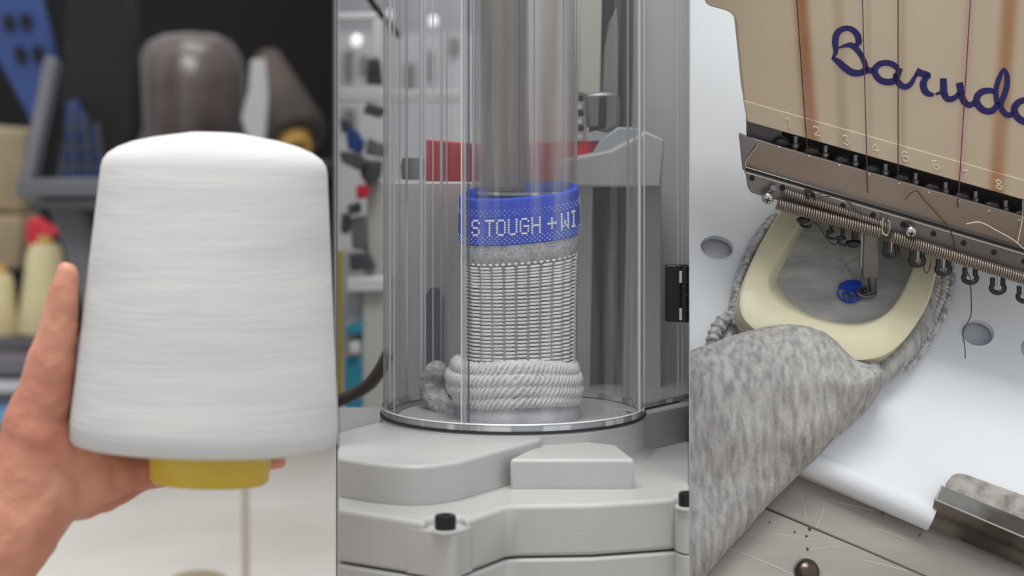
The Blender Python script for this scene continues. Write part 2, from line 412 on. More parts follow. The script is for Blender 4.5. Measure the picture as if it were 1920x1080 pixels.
# ================================================================== middle bay: knitting machine with a sock in its clear tube
M['cast'] = mat('cast', (184, 184, 182), .36, c2=(168, 168, 166), scale=9, bump=.00012, bscale=900, spec=.5, lo=.4, hi=.75)
M['bolt'] = mat('bolt', (34, 35, 38), .35, metal=.6)
M['washer'] = mat('washer', (200, 200, 198), .4)
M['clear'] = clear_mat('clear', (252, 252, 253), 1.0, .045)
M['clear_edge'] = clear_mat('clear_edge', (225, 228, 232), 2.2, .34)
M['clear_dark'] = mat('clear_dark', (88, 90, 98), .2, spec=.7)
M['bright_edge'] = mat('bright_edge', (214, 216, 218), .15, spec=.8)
M['black_line'] = mat('black_line', (40, 40, 42), .5)
M['pipe'] = mat('pipe', (176, 171, 163), .3, metal=.3, c2=(126, 122, 117), scale=60, stretch=(1.4, 1.4, .03), bump=.0004, bscale=140)  # vertical tone streaks painted in as reflections along the pipe
M['grey_paint'] = mat('grey_paint', (216, 216, 211), .5, c2=(204, 204, 200), scale=8)
M['light_paint'] = mat('light_paint', (204, 204, 198), .45)
M['cream_paint'] = mat('cream_paint', (206, 204, 192), .4)
M['slot_dark'] = mat('slot_dark', (16, 16, 18), .7, c2=(26, 26, 28), scale=10)
M['blade'] = mat('blade', (150, 150, 148), .3, metal=.5)
M['red_band'] = mat('red_band', (208, 14, 42), .5)
M['steel_clamp'] = mat('steel_clamp', (128, 130, 128), .35, metal=.5)

ZT = -229.5
mb = thing('knitting_machine_base', 'pale grey cast metal base of the sock knitting machine under the clear tube', 'machine', (20, -150, FLOOR))
def level(pts, z, n=5):
    return [G(x, y, z) for x, y in pts]
def prism_z(pts, z0, z1):
    return MB().loft([[Vector((p.x, p.y, z0)) for p in pts], [Vector((p.x, p.y, z1)) for p in pts]])
ZF = -305.0; ZS = -389.0
# round lobe
lobe = spline(level([(560, 842), (632, 857), (700, 868), (780, 873), (850, 866), (905, 852), (960, 837), (1014, 823)], -240), 6)
lobe = [Vector(p) for p in lobe]+[Vector((60, -60, -240)), Vector((-100, 60, -240)), G(700, 793, -240), G(560, 830, -240)]
build('lobe', prism_z(lobe, ZF-4, -240), M['cast'], mb, bevel=6, cut=P2, seg=3)
# square block
blk = [G(955, 861, -254.6), G(1190, 861, -254.6), G(1157, 834, -254.6), Vector((100, -180, 0)), Vector((20, -180, 0)), G(1005, 836, -254.6)]
build('block', prism_z(blk, ZF-4, -254.6), M['cast'], mb, bevel=6, seg=3)
# collar ring
build('collar', MB().lathe([(150, ZT-8), (246, ZT-6), (249, ZT-9), (249, ZF+14), (256, ZF+4), (266, ZF-2), (266, ZF-6)], (2, 0, 0), (0, 0, 1), 96), M['cast'], mb, cut=P2)
build('pan', MB().lathe([(1, ZT-24), (206, ZT-24), (215, ZT-10), (215, ZT-5), (238, ZT-5)], (2, 0, 0), (0, 0, 1), 72, caps=False), mat('pan_grey', (112, 112, 112), .6), mb)
# side wall going back to the right
wall = [Vector((244, -10, 0)), Vector((355, 130, 0)), Vector((420, 200, 0)), Vector((420, 560, 0)), Vector((120, 560, 0)), Vector((120, 150, 0))]
build('side_housing', prism_z(wall, ZF-4, ZT-3), M['cast'], mb, bevel=5, cut=P2)
# flange casting
NA, NB_ = G(866, 995, ZF-14), G(950, 949, ZF); NC = NA.lerp(NB_, .12); NC.z = ZF
fo = [G(560, 944, ZF), G(632, 955, ZF), G(796, 979, ZF), G(806, 970, ZF), G(862, 967, ZF), NC, G(950, 949, ZF), G(975, 947, ZF), G(1110, 945, ZF), G(1266, 935, ZF), G(1275, 927, ZF), G(1310, 924, ZF), G(1330, 900, ZF)]
fo = fo+[Vector((470, 560, ZF)), Vector((-420, 560, ZF)), Vector((-470, 100, ZF))]
build('upper_casting', prism_z(fo, ZS, ZF), M['cast'], mb, bevel=7, cut=P2, seg=3)
cx = sum((p.x for p in fo))/len(fo); cy = sum(p.y for p in fo)/len(fo)
lo = [Vector((cx+(p.x-cx)*1.006, cy+(p.y-cy)*1.012, 0)) for p in fo]
build('lower_casting', prism_z(lo, FLOOR, ZS-3), M['cast'], mb, bevel=5, cut=P2, seg=2)
# bolts on notched pads
def bolt(px, py, lab=None):
    c = G(px, py+6, ZF-14)
    if px < 1000:
        wl = (G(632, 955, ZF), G(796, 979, ZF))
        cor = [wl[1], G(827, 1001, ZF-14), G(846, 1003, ZF-14), G(858, 1001, ZF-14), NA]
        pad = [wl[0].lerp(wl[1], .8)]+spline(cor, 5)+[NC, NA.lerp(NB_, .22)]
        pad = [Vector((p.x+(.8 if p.x > cor[-1].x-1 else 0), p.y-.8, 0)) for p in pad]
    else:
        pad = [Vector((p.x, p.y, 0)) for p in spline([G(x, y, ZF-14) for x, y in [(px-30, py-3), (px-24, py+4), (px-8, py+9), (px+12, py+9.5), (px+26, py+6)]], 5)]
    back = [Vector((pad[-1].x-4, pad[-1].y+60, 0)), Vector((pad[0].x+4, pad[0].y+60, 0))]
    build('bolt_pad', prism_z(pad+back, ZS, ZF-12), M['cast'], mb, cut=P2, bevel=2)
    build('bolt_pad', prism_z([p+Vector((0, -4, 0)) for p in pad]+back, FLOOR, ZS-3), M['cast'], mb, cut=P2, bevel=2)
    build('washer', MB().lathe([(8, ZF-12), (22, ZF-12), (22, ZF-8), (8, ZF-8)], (c.x, c.y, 0), (0, 0, 1), 32), M['washer'], mb, cut=P2)
    bo = build('bolt', MB().lathe([(.1, ZF-8), (16.5, ZF-8), (17, ZF+10), (15, ZF+14), (9, ZF+14), (8.5, ZF+4), (.1, ZF+4)], (c.x, c.y, 0), (0, 0, 1), 32), M['bolt'], mb, cut=P2, smooth=30)
    bo['label'] = 'black socket head bolt'
bolt(835, 993); bolt(1291, 949)

# --- clear tube
tube = thing('clear_tube', 'tall clear plastic tube enclosing the half knitted sock', 'tube', (2, 0, ZT))
CX = 2.0; RT = 243.0; ZTOP = 640.0
def ang(px, front=True):               # angle on the tube whose sight line passes px
    best = None
    for i in range(3600):
        a = (-math.pi if front else 0)+math.pi*i/3600
        x, y = CX+RT*math.cos(a), RT*math.sin(a)
        q = abs(960+x*F/(F+y)-px)
        if best is None or q < best[0]: best = (q, a)
    return best[1]
A1 = ang(873)
def shell(a0, a1, r):
    return MB().lathe([(r, ZT), (r, ZTOP)], (CX, 0, 0), (0, 0, 1), 64, a0, a1, caps=False)
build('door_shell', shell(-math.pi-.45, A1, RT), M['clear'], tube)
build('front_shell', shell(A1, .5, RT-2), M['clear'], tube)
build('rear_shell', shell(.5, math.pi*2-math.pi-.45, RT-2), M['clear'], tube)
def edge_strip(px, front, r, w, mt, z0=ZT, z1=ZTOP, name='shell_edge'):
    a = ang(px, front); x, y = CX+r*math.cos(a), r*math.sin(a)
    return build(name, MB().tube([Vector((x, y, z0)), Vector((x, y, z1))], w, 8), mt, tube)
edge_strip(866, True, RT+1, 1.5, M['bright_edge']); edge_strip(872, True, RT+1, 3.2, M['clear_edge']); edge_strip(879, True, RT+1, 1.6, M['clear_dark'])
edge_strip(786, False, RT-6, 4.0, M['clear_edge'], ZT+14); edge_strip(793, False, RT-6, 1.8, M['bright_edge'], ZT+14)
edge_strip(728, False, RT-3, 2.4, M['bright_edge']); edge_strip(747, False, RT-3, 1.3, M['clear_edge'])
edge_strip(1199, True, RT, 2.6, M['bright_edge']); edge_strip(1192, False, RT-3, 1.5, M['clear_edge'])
for px_, fr_, w_, m_ in ((836, False, 1.4, 'clear_edge'), (760, False, 2.6, 'clear_edge'), (736, True, 1.3, 'bright_edge'), (810, False, 1.2, 'bright_edge'), (826, False, 2.6, 'clear_edge'), (1180, False, 2.2, 'clear_edge')):  # extra thin strips standing in for bright reflection streaks, no real edges here
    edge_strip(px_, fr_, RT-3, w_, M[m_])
build('bottom_rim', MB().lathe([(RT-7, ZT-1), (RT+4, ZT-1), (RT+4, ZT+9), (RT-7, ZT+9), (RT-7, ZT-1)], (CX, 0, 0), (0, 0, 1), 96, caps=False), M['clear_edge'], tube)
build('rim_line', MB().lathe([(RT+2, ZT-5), (RT+6, ZT-5), (RT+6, ZT-1), (RT+2, ZT-1), (RT+2, ZT-5)], (CX, 0, 0), (0, 0, 1), 96, caps=False), M['black_line'], tube)
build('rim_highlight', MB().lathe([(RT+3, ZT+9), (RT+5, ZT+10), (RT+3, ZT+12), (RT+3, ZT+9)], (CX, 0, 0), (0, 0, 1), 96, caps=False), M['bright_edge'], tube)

# --- clear side cover with hinge
sc_ = thing('clear_side_cover', 'clear flat side cover with a black hinge beside the tube', 'cover', (300, 110, ZT))
q0, q1, q2 = Vector((250, 30, 0)), Vector((322, 130, 0)), Vector((440, 330, 0))
m = MB()
for a, b in ((q0, q1), (q1, q2)):
    m.add([Vector((a.x, a.y, ZT)), Vector((b.x, b.y, ZT)), Vector((b.x, b.y, ZTOP)), Vector((a.x, a.y, ZTOP))], [[0, 1, 2, 3]])
build('cover_sheet', m, M['clear'], sc_, smooth=0, cut=((1292.5, 1),))
for q, wd in ((q0, 1.6), (q1, 1.4)):
    build('cover_edge', MB().tube([Vector((q.x, q.y, ZT)), Vector((q.x, q.y, ZTOP))], wd, 8), M['bright_edge'], sc_)
build('cover_edge', MB().tube([Vector((332, 147, ZT)), Vector((332, 147, ZTOP))], 1.8, 8), M['bright_edge'], sc_)
build('foot_strip', MB().bar(q0+Vector((0, -3, ZT+4)), q1+Vector((0, -3, ZT+4)), 9, 6), M['clear_edge'], sc_)
build('foot_strip', MB().bar(q1+Vector((0, -3, ZT+4)), q2+Vector((0, -3, ZT+4)), 9, 6), M['clear_edge'], sc_, cut=((1292.5, 1),))
build('foot_line', MB().bar(q0+Vector((0, -4, ZT-1)), q1+Vector((0, -4, ZT-1)), 3, 6), M['black_line'], sc_)
M['hinge'] = mat('hinge', (30, 30, 32), .35)
hg = build('hinge', MB().flat([(1248, 497), (1292.3, 497), (1292.3, 605), (1248, 603)], 80, 22), M['hinge'], sc_, bevel=3); hg['label'] = 'black hinge'
build('knuckle', MB().tube([P(1284, 499, 74), P(1284, 603, 74)], 9, 14), M['hinge'], hg, cut=((1292.5, 1),))
for y0, y1 in ((508, 530), (578, 600)):
    build('hinge_bolt', MB().bar(P(1276, y0, 66), P(1276, y1, 66), 5, 6), M['bright_edge'], hg)
for y0 in (529, 554, 582):
    build('hinge_gap', MB().bar(P(1283, y0, 62), P(1292, y0, 62), 3, 4), M['black_line'], hg)

# --- steel pipe the sock comes out of
KP = (F+150)/F
pipe = thing('steel_pipe', 'upright satin grey pipe above the blue sock cuff', 'pipe', P(945, 352, 60))
ZL = P(0, 357, 60).z
build('pipe_wall', MB().lathe([(46, ZL), (46, 660)], (-14, 70, 0), (0, 0, 1), 48, caps=False), M['pipe'], pipe)
build('pipe_lip', MB().lathe([(42, ZL), (49, ZL), (49, ZL+8), (42, ZL+8), (42, ZL)], (-14, 70, 0), (0, 0, 1), 48, caps=False), M['steel_clamp'], pipe)
inner = thing('inner_clear_tube', 'narrower clear inner tube around the grey pipe above the sock', 'tube', P(985, 352, 60))
M['clear_inner'] = clear_mat('clear_inner', (232, 227, 220), 1.3, .07)
build('tube_wall', MB().lathe([(99, ZL-4), (99, 660)], (24, 60, 0), (0, 0, 1), 64, caps=False), M['clear_inner'], inner)
build('tube_lip', MB().lathe([(96, ZL-6), (101, ZL-6), (101, ZL), (96, ZL), (96, ZL-6)], (24, 60, 0), (0, 0, 1), 64, caps=False), M['clear_edge'], inner)
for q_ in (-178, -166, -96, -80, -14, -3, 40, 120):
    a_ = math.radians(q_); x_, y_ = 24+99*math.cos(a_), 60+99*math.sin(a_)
    build('tube_streak', MB().tube([Vector((x_, y_, ZL)), Vector((x_, y_, 660))], 1.3, 6), M['clear_edge' if q_ % 4 else 'clear_dark'], inner)  # thin rods standing in for reflection streaks on the inner tube

# --- machine column behind the tube
col = thing('machine_column', 'grey painted machine column with a red band behind the clear tube', 'machine', (80, 420, ZT))
YC = 330.0
build('column_face', MB().flat([(1086, 345), (1112, 345), (1106, 762), (1080, 762)], YC, 60), M['grey_paint'], col, bevel=3)
build('column_face', MB().flat([(1176, 345), (1240, 345), (1240, 766), (1166, 766)], YC, 60), M['grey_paint'], col, bevel=3)
build('column_back', MB().flat([(1100, 340), (1185, 340), (1185, 766), (1095, 766)], YC+50, 30), M['slot_dark'], col)
build('column_foot', MB().flat([(1080, 752), (1240, 752), (1240, 790), (1080, 790)], YC-20, 160), M['grey_paint'], col, bevel=4)
build('arm', MB().flat([(1050, 302), (1145, 282), (1212, 246), (1246, 262), (1240, 352), (1050, 350)], YC-90, 150), M['light_paint'], col, bevel=5)
build('arm_top', MB().flat([(1128, 262), (1160, 238), (1196, 240), (1214, 252), (1145, 284), (1110, 292)], YC-40, 60), M['blue_grey'] if 'blue_grey' in M else mat('blue_grey', (172, 182, 188), .5), col, bevel=4)
build('red_band', MB().flat([(797, 262), (880, 268), (905, 270), (1128, 264), (1110, 292), (1052, 304), (1050, 342), (797, 340)], YC+30, 60), M['red_band'], col, bevel=3)
build('knob', MB().lathe([(.1, 0), (24, 2), (26, 30), (22, 46), (.1, 48)], P(775, 338, YC+10), (0, 0, 1), 28), M['steel_clamp'], col)
build('post', MB().flat([(1092, -60), (1130, -60), (1126, 178), (1084, 178)], YC+40, 44), M['cream_paint'], col, bevel=3)
build('slot_panel', MB().flat([(1128, -60), (1192, -60), (1184, 238), (1126, 242)], YC+90, 20), M['slot_dark'], col)
build('blade', MB().flat([(1132, 92), (1142, 40), (1156, 14), (1160, 60), (1160, 176), (1128, 176)], YC+60, 16), M['blade'], col, bevel=3)
build('clamp', MB().flat([(1096, 176), (1126, 172), (1160, 172), (1164, 196), (1162, 236), (1140, 250), (1100, 240)], YC+8, 60), M['steel_clamp'], col, bevel=8)
build('clamp_slot', MB().flat([(1124, 182), (1138, 180), (1136, 240), (1104, 248), (1106, 238), (1122, 236)], YC+2, 20), M['slot_dark'], col, bevel=2)
for py in (182, 210, 238):
    build('clamp_screw', MB().tube([P(1094, py, YC+30), P(1084, py, YC+30)], 9, 14), M['bolt'], col)
    build('clamp_spacer', MB().tube([P(1088, py+14, YC+30), P(1088, py+22, YC+30)], 7, 12), M['bright_edge'], col)
build('rear_panel', MB().flat([(1186, -60), (1292.3, -60), (1292.3, 760), (1205, 774), (1186, 700)], YC+130, 30), M['grey_paint'], col)
build('rear_panel', MB().flat([(905, -60), (1100, -60), (1100, 770), (905, 770)], YC+150, 30), M['grey_paint'], col)
build('rear_panel', MB().flat([(742, 344), (905, 344), (905, 772), (742, 772)], YC+150, 30), M['grey_paint'], col)
build('rear_door', MB().flat([(795, 560), (806, 540), (824, 540), (832, 560), (832, 690), (795, 700)], YC+136, 14), mat('door_blue_grey', (92, 104, 118), .5), col, bevel=3)  # dark slab put in as the blurred shadow on the rear panel

# --- the sock
M['knit_blue'] = mat('knit_blue', (44, 82, 206), .8, c2=(34, 66, 180), scale=700, bump=.0004, bscale=900, spec=.2)
M['knit_white'] = mat('knit_white', (224, 226, 232), .85, spec=.2)
M['knit_pale'] = mat('knit_pale', (236, 233, 227), .85, c2=(220, 218, 214), scale=90, spec=.2)
M['knit_grey'] = mat('knit_grey', (150, 149, 148), .9, c2=(186, 185, 183), scale=420, bump=.0006, bscale=700, spec=.2)
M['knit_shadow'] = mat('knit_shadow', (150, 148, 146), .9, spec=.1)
M['knit_fold'] = mat('knit_fold', (228, 227, 225), .9, c2=(186, 186, 187), scale=260, stretch=(1, 1, 2.2), bump=.0012, bscale=300, spec=.2)
XS, YS = 13.0, -20.0
sock = thing('knit_sock', 'half knitted ribbed grey sock with a blue lettered cuff inside the clear tube', 'sock', (XS, YS, ZT-10))
def ring(a, z, rx, ry, grow=0, tilt=1.0):
    c, s_ = math.cos(a), math.sin(a); e = .82
    x = math.copysign(abs(c)**e, c)*(rx+grow); y = math.copysign(abs(s_)**e, s_)*(ry+grow)
    return Vector((XS+x, YS+y, z+tilt*(.075*x+.16*y)))
def zpy(py): return ZC-(py+lerp_table([(340, 9), (470, 6), (520, 0)], py)-H0)
NS = 120
def sleeve(prof, tilts=1.0):           # prof: (py, rx, ry, tilt)
    m = MB()
    m.loft([[ring(2*math.pi*j/NS, zpy(py), rx, ry, 0, ti) for j in range(NS)] for py, rx, ry, ti in prof], False, False)
    return m
CZ = lambda py: zpy(py)
cuff = build('cuff', sleeve([(434, 110, 74, 1), (430, 114, 77, 1), (400, 113, 76, 1), (372, 112, 75, 1), (349, 111, 74, 1), (346, 103, 68, 1), (352, 99, 64, 1), (380, 99, 64, 1)]), M['knit_blue'], sock); cuff['label'] = 'blue knitted cuff with white letters'
build('grey_band', sleeve([(472, 105, 70, 1), (466, 110, 74, 1), (452, 112, 76, 1), (440, 111, 75, 1), (432, 110, 74, 1)]), M['knit_grey'], sock)
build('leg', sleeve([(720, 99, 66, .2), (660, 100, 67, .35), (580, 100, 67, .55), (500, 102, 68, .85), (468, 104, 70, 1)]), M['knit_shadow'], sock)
def rr(py):
    return lerp_table([(346, 111), (400, 113), (430, 113), (468, 105), (500, 103), (580, 101), (700, 100)], py)
def arc_table(py):
    r = rr(py); pts = [ring(-math.pi+2*math.pi*j/720, 0, r, r*.675, 0, 0) for j in range(721)]
    acc = [0]
    for a, b in zip(pts, pts[1:]): acc.append(acc[-1]+(b-a).length)
    return acc
ACC = arc_table(430)
TOT = ACC[-1]
def ang_of(sv):                        # arc length measured from the far left side, through the front
    sv %= TOT; lo_, hi_ = 0, 720
    while hi_-lo_ > 1:
        md = (lo_+hi_)//2
        if ACC[md] <= sv: lo_ = md
        else: hi_ = md
    t = (sv-ACC[lo_])/max(1e-6, ACC[hi_]-ACC[lo_])
    return -math.pi+2*math.pi*(lo_+t)/720
def on_sock(sv, py, g, ti=1.0):
    r = rr(py); return ring(ang_of(sv), zpy(py), r, r*.675, g, ti)
def arc_at_px(px):
    best = None
    for i in range(0, 361):
        sv = ACC[i]; p = on_sock(sv, 410, 0); q = abs(960+p.x*F/(F+p.y)-px)
        if best is None or q < best[0]: best = (q, sv)
    return best[1]
FONT = {'S': '01110,10001,10000,01110,00001,10001,01110', 'T': '11111,00100,00100,00100,00100,00100,00100', 'O': '01110,10001,10001,10001,10001,10001,01110',
        'U': '10001,10001,10001,10001,10001,10001,01110', 'G': '01110,10001,10000,10111,10001,10001,01110', 'H': '10001,10001,10001,11111,10001,10001,10001',
        'W': '10001,10001,10001,10101,10101,11011,10001', 'I': '01110,00100,00100,00100,00100,00100,01110', '+': '00000,00100,00100,11111,00100,00100,00000'}
let = MB(); dots = MB()
def stitch(m, sv, py, w, h, g):
    q = [on_sock(sv-w/2, py, g), on_sock(sv, py+h*.5, g), on_sock(sv+w/2, py, g), on_sock(sv, py-h*.5, g)]
    q2 = [on_sock(sv-w*.36, py, g+1.6), on_sock(sv, py+h*.34, g+1.6), on_sock(sv+w*.36, py, g+1.6), on_sock(sv, py-h*.34, g+1.6)]
    m.loft([q, q2])
CW, RH = 3.55, 4.5
def write(txt, px, py):
    s0 = arc_at_px(px)
    for i, ch in enumerate(txt):
        if ch == ' ': continue
        for r, row in enumerate(FONT[ch].split(',')):
            for c_, b_ in enumerate(row):
                if b_ == '1': stitch(let, s0+(i*6+c_)*CW, py+r*RH, CW*1.35, RH*1.25, .4)
write('S', 886, 386); write('TOUGH', 911, 386); write('+', 1028, 386); write('WI', 1053, 386)
build('lettering', let, M['knit_white'], cuff, smooth=0)['kind'] = 'stuff'
ncol = int(TOT/4.6)
for i in range(ncol):
    sv = i*TOT/ncol
    for j, py in enumerate((368, 372.5, 377, 417, 421, 425, 429)):
        if (i+j) % 2 == 0: stitch(dots, sv, py, 2.1 if py < 400 else 3.0, 2.2 if py < 400 else 3.2, .2)
    for j, py in enumerate((440, 446, 452)):
        if (i+j) % 2 == 0: stitch(dots, sv, py, 3.6, 4.6, .2)
build('speckle', dots, mat('knit_speck', (176, 186, 222), .85), cuff, smooth=0)['kind'] = 'stuff'
# raised bars of the ribbed leg
bars = MB(); nc = 25; wcol = TOT/nc
beads = MB()
for i in range(nc*2):
    beads.ball(on_sock(i*wcol/2, 470, 1.5), 3.6, 8, (1.1, 1, .8))
build('ridge', beads, M['knit_pale'], sock)['kind'] = 'stuff'
for i in range(nc):
    py = 478.0
    while py < 700:
        ti = lerp_table([(468, 1), (500, .85), (580, .55), (660, .35), (720, .2)], py)
        jit = random.uniform(-.6, .6)
        pts = [on_sock(i*wcol+u*wcol, py+jit+dy, g, ti) for u, dy, g in ((.09, 1.6, -1.5), (.2, .2, 2.4), (.5, .5, 3.6), (.8, .2, 2.4), (.91, 1.6, -1.5))]
        bars.tube(pts, [1.3, 2.2, 2.5, 2.2, 1.3], 5)
        py += 7.0
build('rib_stitches', bars, M['knit_pale'], sock, smooth=70)['kind'] = 'stuff'
# rolled folds and the gathered toe end
def roll(py, rx, ry, r, tilt, dx=0, twist=3):
    m = MB(); n = 150; path = []
    loops = []
    for j in range(n):
        a = 2*math.pi*j/n
        c = ring(a, zpy(py), rx, ry, 0, tilt)+Vector((dx, 0, 3*math.sin(a*3+py)))
        out = Vector((math.cos(a), math.sin(a)*1.2, 0)).normalized()
        loops.append([c+(out*math.cos(q)+Vector((0, 0, 1))*math.sin(q))*(r+1.4*math.sin(a*46+q*twist)) for q in [2*math.pi*i/14 for i in range(14)]])
    loops.append(loops[0])
    return m.loft(loops, False, False)
for py, rx, ry, r, ti, dx in ((684, 104, 74, 15, .34, -8), (703, 113, 80, 14, .24, -10), (722, 112, 80, 14, .16, -8), (740, 106, 80, 13, .08, -4)):
    fo_ = build('fold', roll(py, rx, ry, r, -ti*.6, dx), M['knit_fold'], sock, smooth=80)
    st = MB()
    for j in range(78):
        a_ = 2*math.pi*j/78; pts = []
        for q_ in (-1.15, -.6, 0, .6, 1.15):
            aa = a_+q_*.075
            cc = ring(aa, zpy(py), rx, ry, 0, -ti*.6)+Vector((dx, 0, 3*math.sin(aa*3+py)))
            out = Vector((math.cos(aa), math.sin(aa)*1.2, 0)).normalized()
            pts.append(cc+(out*math.cos(q_)+Vector((0, 0, 1))*math.sin(q_))*(r+.6))
        st.tube(pts, [1.2, 2.4, 2.8, 2.4, 1.2], 5)
    build('fold_stitches', st, M['knit_pale'], fo_, smooth=70)['kind'] = 'stuff'
toe = MB(); toe.loft([[ring(2*math.pi*j/NS, zpy(py), rx, ry, 0, 0) for j in range(NS)] for py, rx, ry in ((742, 106, 76), (752, 112, 84), (766, 114, 92), (780, 116, 96), (792, 112, 92))], False, True)
build('toe', toe, mat('knit_toe', (196, 197, 200), .9, c2=(172, 173, 178), scale=60, bump=.0006, bscale=500), sock, smooth=80)
tail = MB().tube(spline([P(826, 690, 60), P(812, 706, 80), P(812, 735, 80), P(828, 762, 50), P(862, 782, 0)], 6), [14, 18, 20, 21, 22, 23, 24, 24, 25, 26, 26, 26, 26, 25, 25, 24, 23, 22, 21, 20, 19, 18, 17, 16, 14], 18)
build('loose_end', tail, mat('knit_tail', (150, 152, 156), .9, c2=(206, 206, 208), scale=180, bump=.003, bscale=200), sock, smooth=80)

# --- workshop behind, left of the tube
M['white_metal'] = mat('white_metal', (226, 228, 230), .4)
M['teal'] = mat('teal', (52, 148, 176), .5)
M['dark_parts'] = mat('dark_parts', (52, 54, 58), .5, c2=(90, 92, 98), scale=20)
M['yellow'] = mat('yellow', (178, 152, 34), .5)
M['hose'] = mat('hose', (104, 94, 90), .5)
M['lamp'] = glow('lamp', (255, 255, 255), .8)
YW = 2400.0
w_ = thing('far_knitting_machine', 'blurred knitting machine with dark feeders behind the clear tube', 'machine', P(690, 800, YW))
def far(name, mt, pts, y=YW, t=90, parent=w_, bev=5):
    return build(name, MB().flat(pts, y, t), mt, parent, bevel=bev, cut=((632.5, -1),))
far('beam', M['grey_paint'], [(632, 166), (860, 170), (860, 192), (632, 190)])
far('guard', M['white_metal'], [(632, 24), (716, 24), (716, 36), (632, 38)]); far('guard', M['white_metal'], [(698, 36), (716, 36), (712, 108), (698, 108)])
far('feeder', M['dark_parts'], [(690, 110), (710, 110), (716, 160), (686, 158)]); far('feeder', M['dark_parts'], [(688, 192), (724, 204), (712, 222), (680, 212)])
far('feeder', M['blue_plastic'], [(648, 246), (664, 240), (682, 268), (676, 288), (652, 280)])
far('feeder', M['dark_parts'], [(636, 222), (656, 226), (660, 246), (640, 250)], YW+40)
far('feeder', M['dark_parts'], [(674, 300), (716, 302), (712, 336), (690, 352), (676, 330)])
far('feeder', M['dark_parts'], [(636, 284), (672, 288), (690, 306), (672, 320), (640, 304)], YW-40)
far('feeder', M['steel_clamp'], [(690, 258), (724, 270), (722, 296), (684, 290)], YW+60)
far('indicator', M['red_cloth'], [(668, 348), (690, 348), (688, 372), (668, 374)], YW-60)
far('body', M['light_paint'], [(690, 340), (880, 340), (880, 520), (684, 520), (684, 470)], YW+80)
far('body', M['white_metal'], [(650, 522), (722, 520), (722, 546), (650, 548)], YW-80)
far('body', M['light_paint'], [(680, 546), (730, 546), (730, 820), (678, 820)], YW-40)
far('body', M['white_metal'], [(646, 546), (680, 546), (680, 640), (646, 640)], YW)
far('tray', M['teal'], [(646, 672), (678, 672), (678, 820), (646, 820)], YW-60); far('tray', M['teal'], [(650, 612), (680, 606), (680, 626), (650, 628)], YW-70)
far('tray', M['white_metal'], [(654, 644), (672, 640), (674, 662), (656, 664)], YW-90)
far('feeder', M['steel_clamp'], [(656, 410), (686, 404), (690, 470), (660, 466)]); far('feeder', M['dark_parts'], [(654, 478), (690, 476), (704, 506), (656, 508)], YW-30)
far('feeder', M['dark_parts'], [(640, 400), (654, 404), (652, 440), (638, 436)])
far('feeder', M['dark_parts'], [(650, 386), (672, 380), (676, 400), (654, 404)], YW-20)
far('leg', M['grey_paint'], [(700, 780), (880, 780), (880, 1000), (700, 1000)], YW+100, 200)
build('foot', MB().box((P(700, 800, YW).x+60, YW+200, (P(0, 1000, YW).z+FLOOR)/2), 260, 300, abs(P(0, 1000, YW).z-FLOOR)), M['grey_paint'], w_)
for px, py, r, lb in ((668, 78, 13, 'glowing round lamp under the white guard of the far machine'), (728, 30, 10, 'glowing round lamp at the top corner of the white guard'), (812, 42, 12, 'glowing round lamp seen through the top of the clear tube')):
    o = build('workshop_lamp', MB().lathe([(r*.5, 40), (r*1.6, 30), (r*1.8, 6), (r*1.5, 0), (.1, -2)], P(px, py, 5200), (0, .9, .4), 24), M['lamp']); tag(o, lb, 'lamp', 'round lamps far back in the workshop')
o = build('yellow_post', MB().flat([(632, 470), (640, 470), (640, 1000), (632, 1000)], 1500, 40), M['yellow'], cut=((632.5, -1),), bevel=2); tag(o, 'thin yellow post beside the black partition trim', 'post')
o = build('brown_hose', MB().tube(spline([P(600, 762, 900), P(650, 745, 850), P(690, 722, 800), P(712, 695, 760), P(730, 660, 740)], 6), 15, 14), M['hose'], cut=((632.5, -1),)); tag(o, 'brown hose curving up behind the clear tube', 'hose')
cab = thing('pale_cabinet', 'pale workshop cabinet with dark openings far behind the tube', 'cabinet', P(760, 900, 5000))
build('cabinet_body', MB().flat([(632, 60), (900, 60), (900, 470), (632, 470)], 5600, 300), M['pale_wall'], cab, cut=((632.5, -1),))
for q in ([(646, 96), (662, 95), (662, 150), (646, 152)], [(676, 104), (690, 104), (690, 140), (676, 140)], [(760, 120), (778, 118), (778, 170), (760, 172)], [(800, 96), (812, 96), (812, 150), (800, 150)], [(840, 70), (862, 70), (862, 100), (840, 102)], [(644, 204), (666, 206), (668, 236), (644, 236)]):
    build('opening', MB().flat(q, 5580, 40), M['mid_grey'], cab, cut=((632.5, -1),))
cable = MB().tube(spline([P(672, -40, 2000), P(700, 8, 2000), P(728, 42, 2000), P(750, 70, 2000)], 5), 9, 8)
o = build('black_cable', cable, M['bolt'], cut=((632.5, -1),)); tag(o, 'black cable slanting down above the far machine', 'cable')
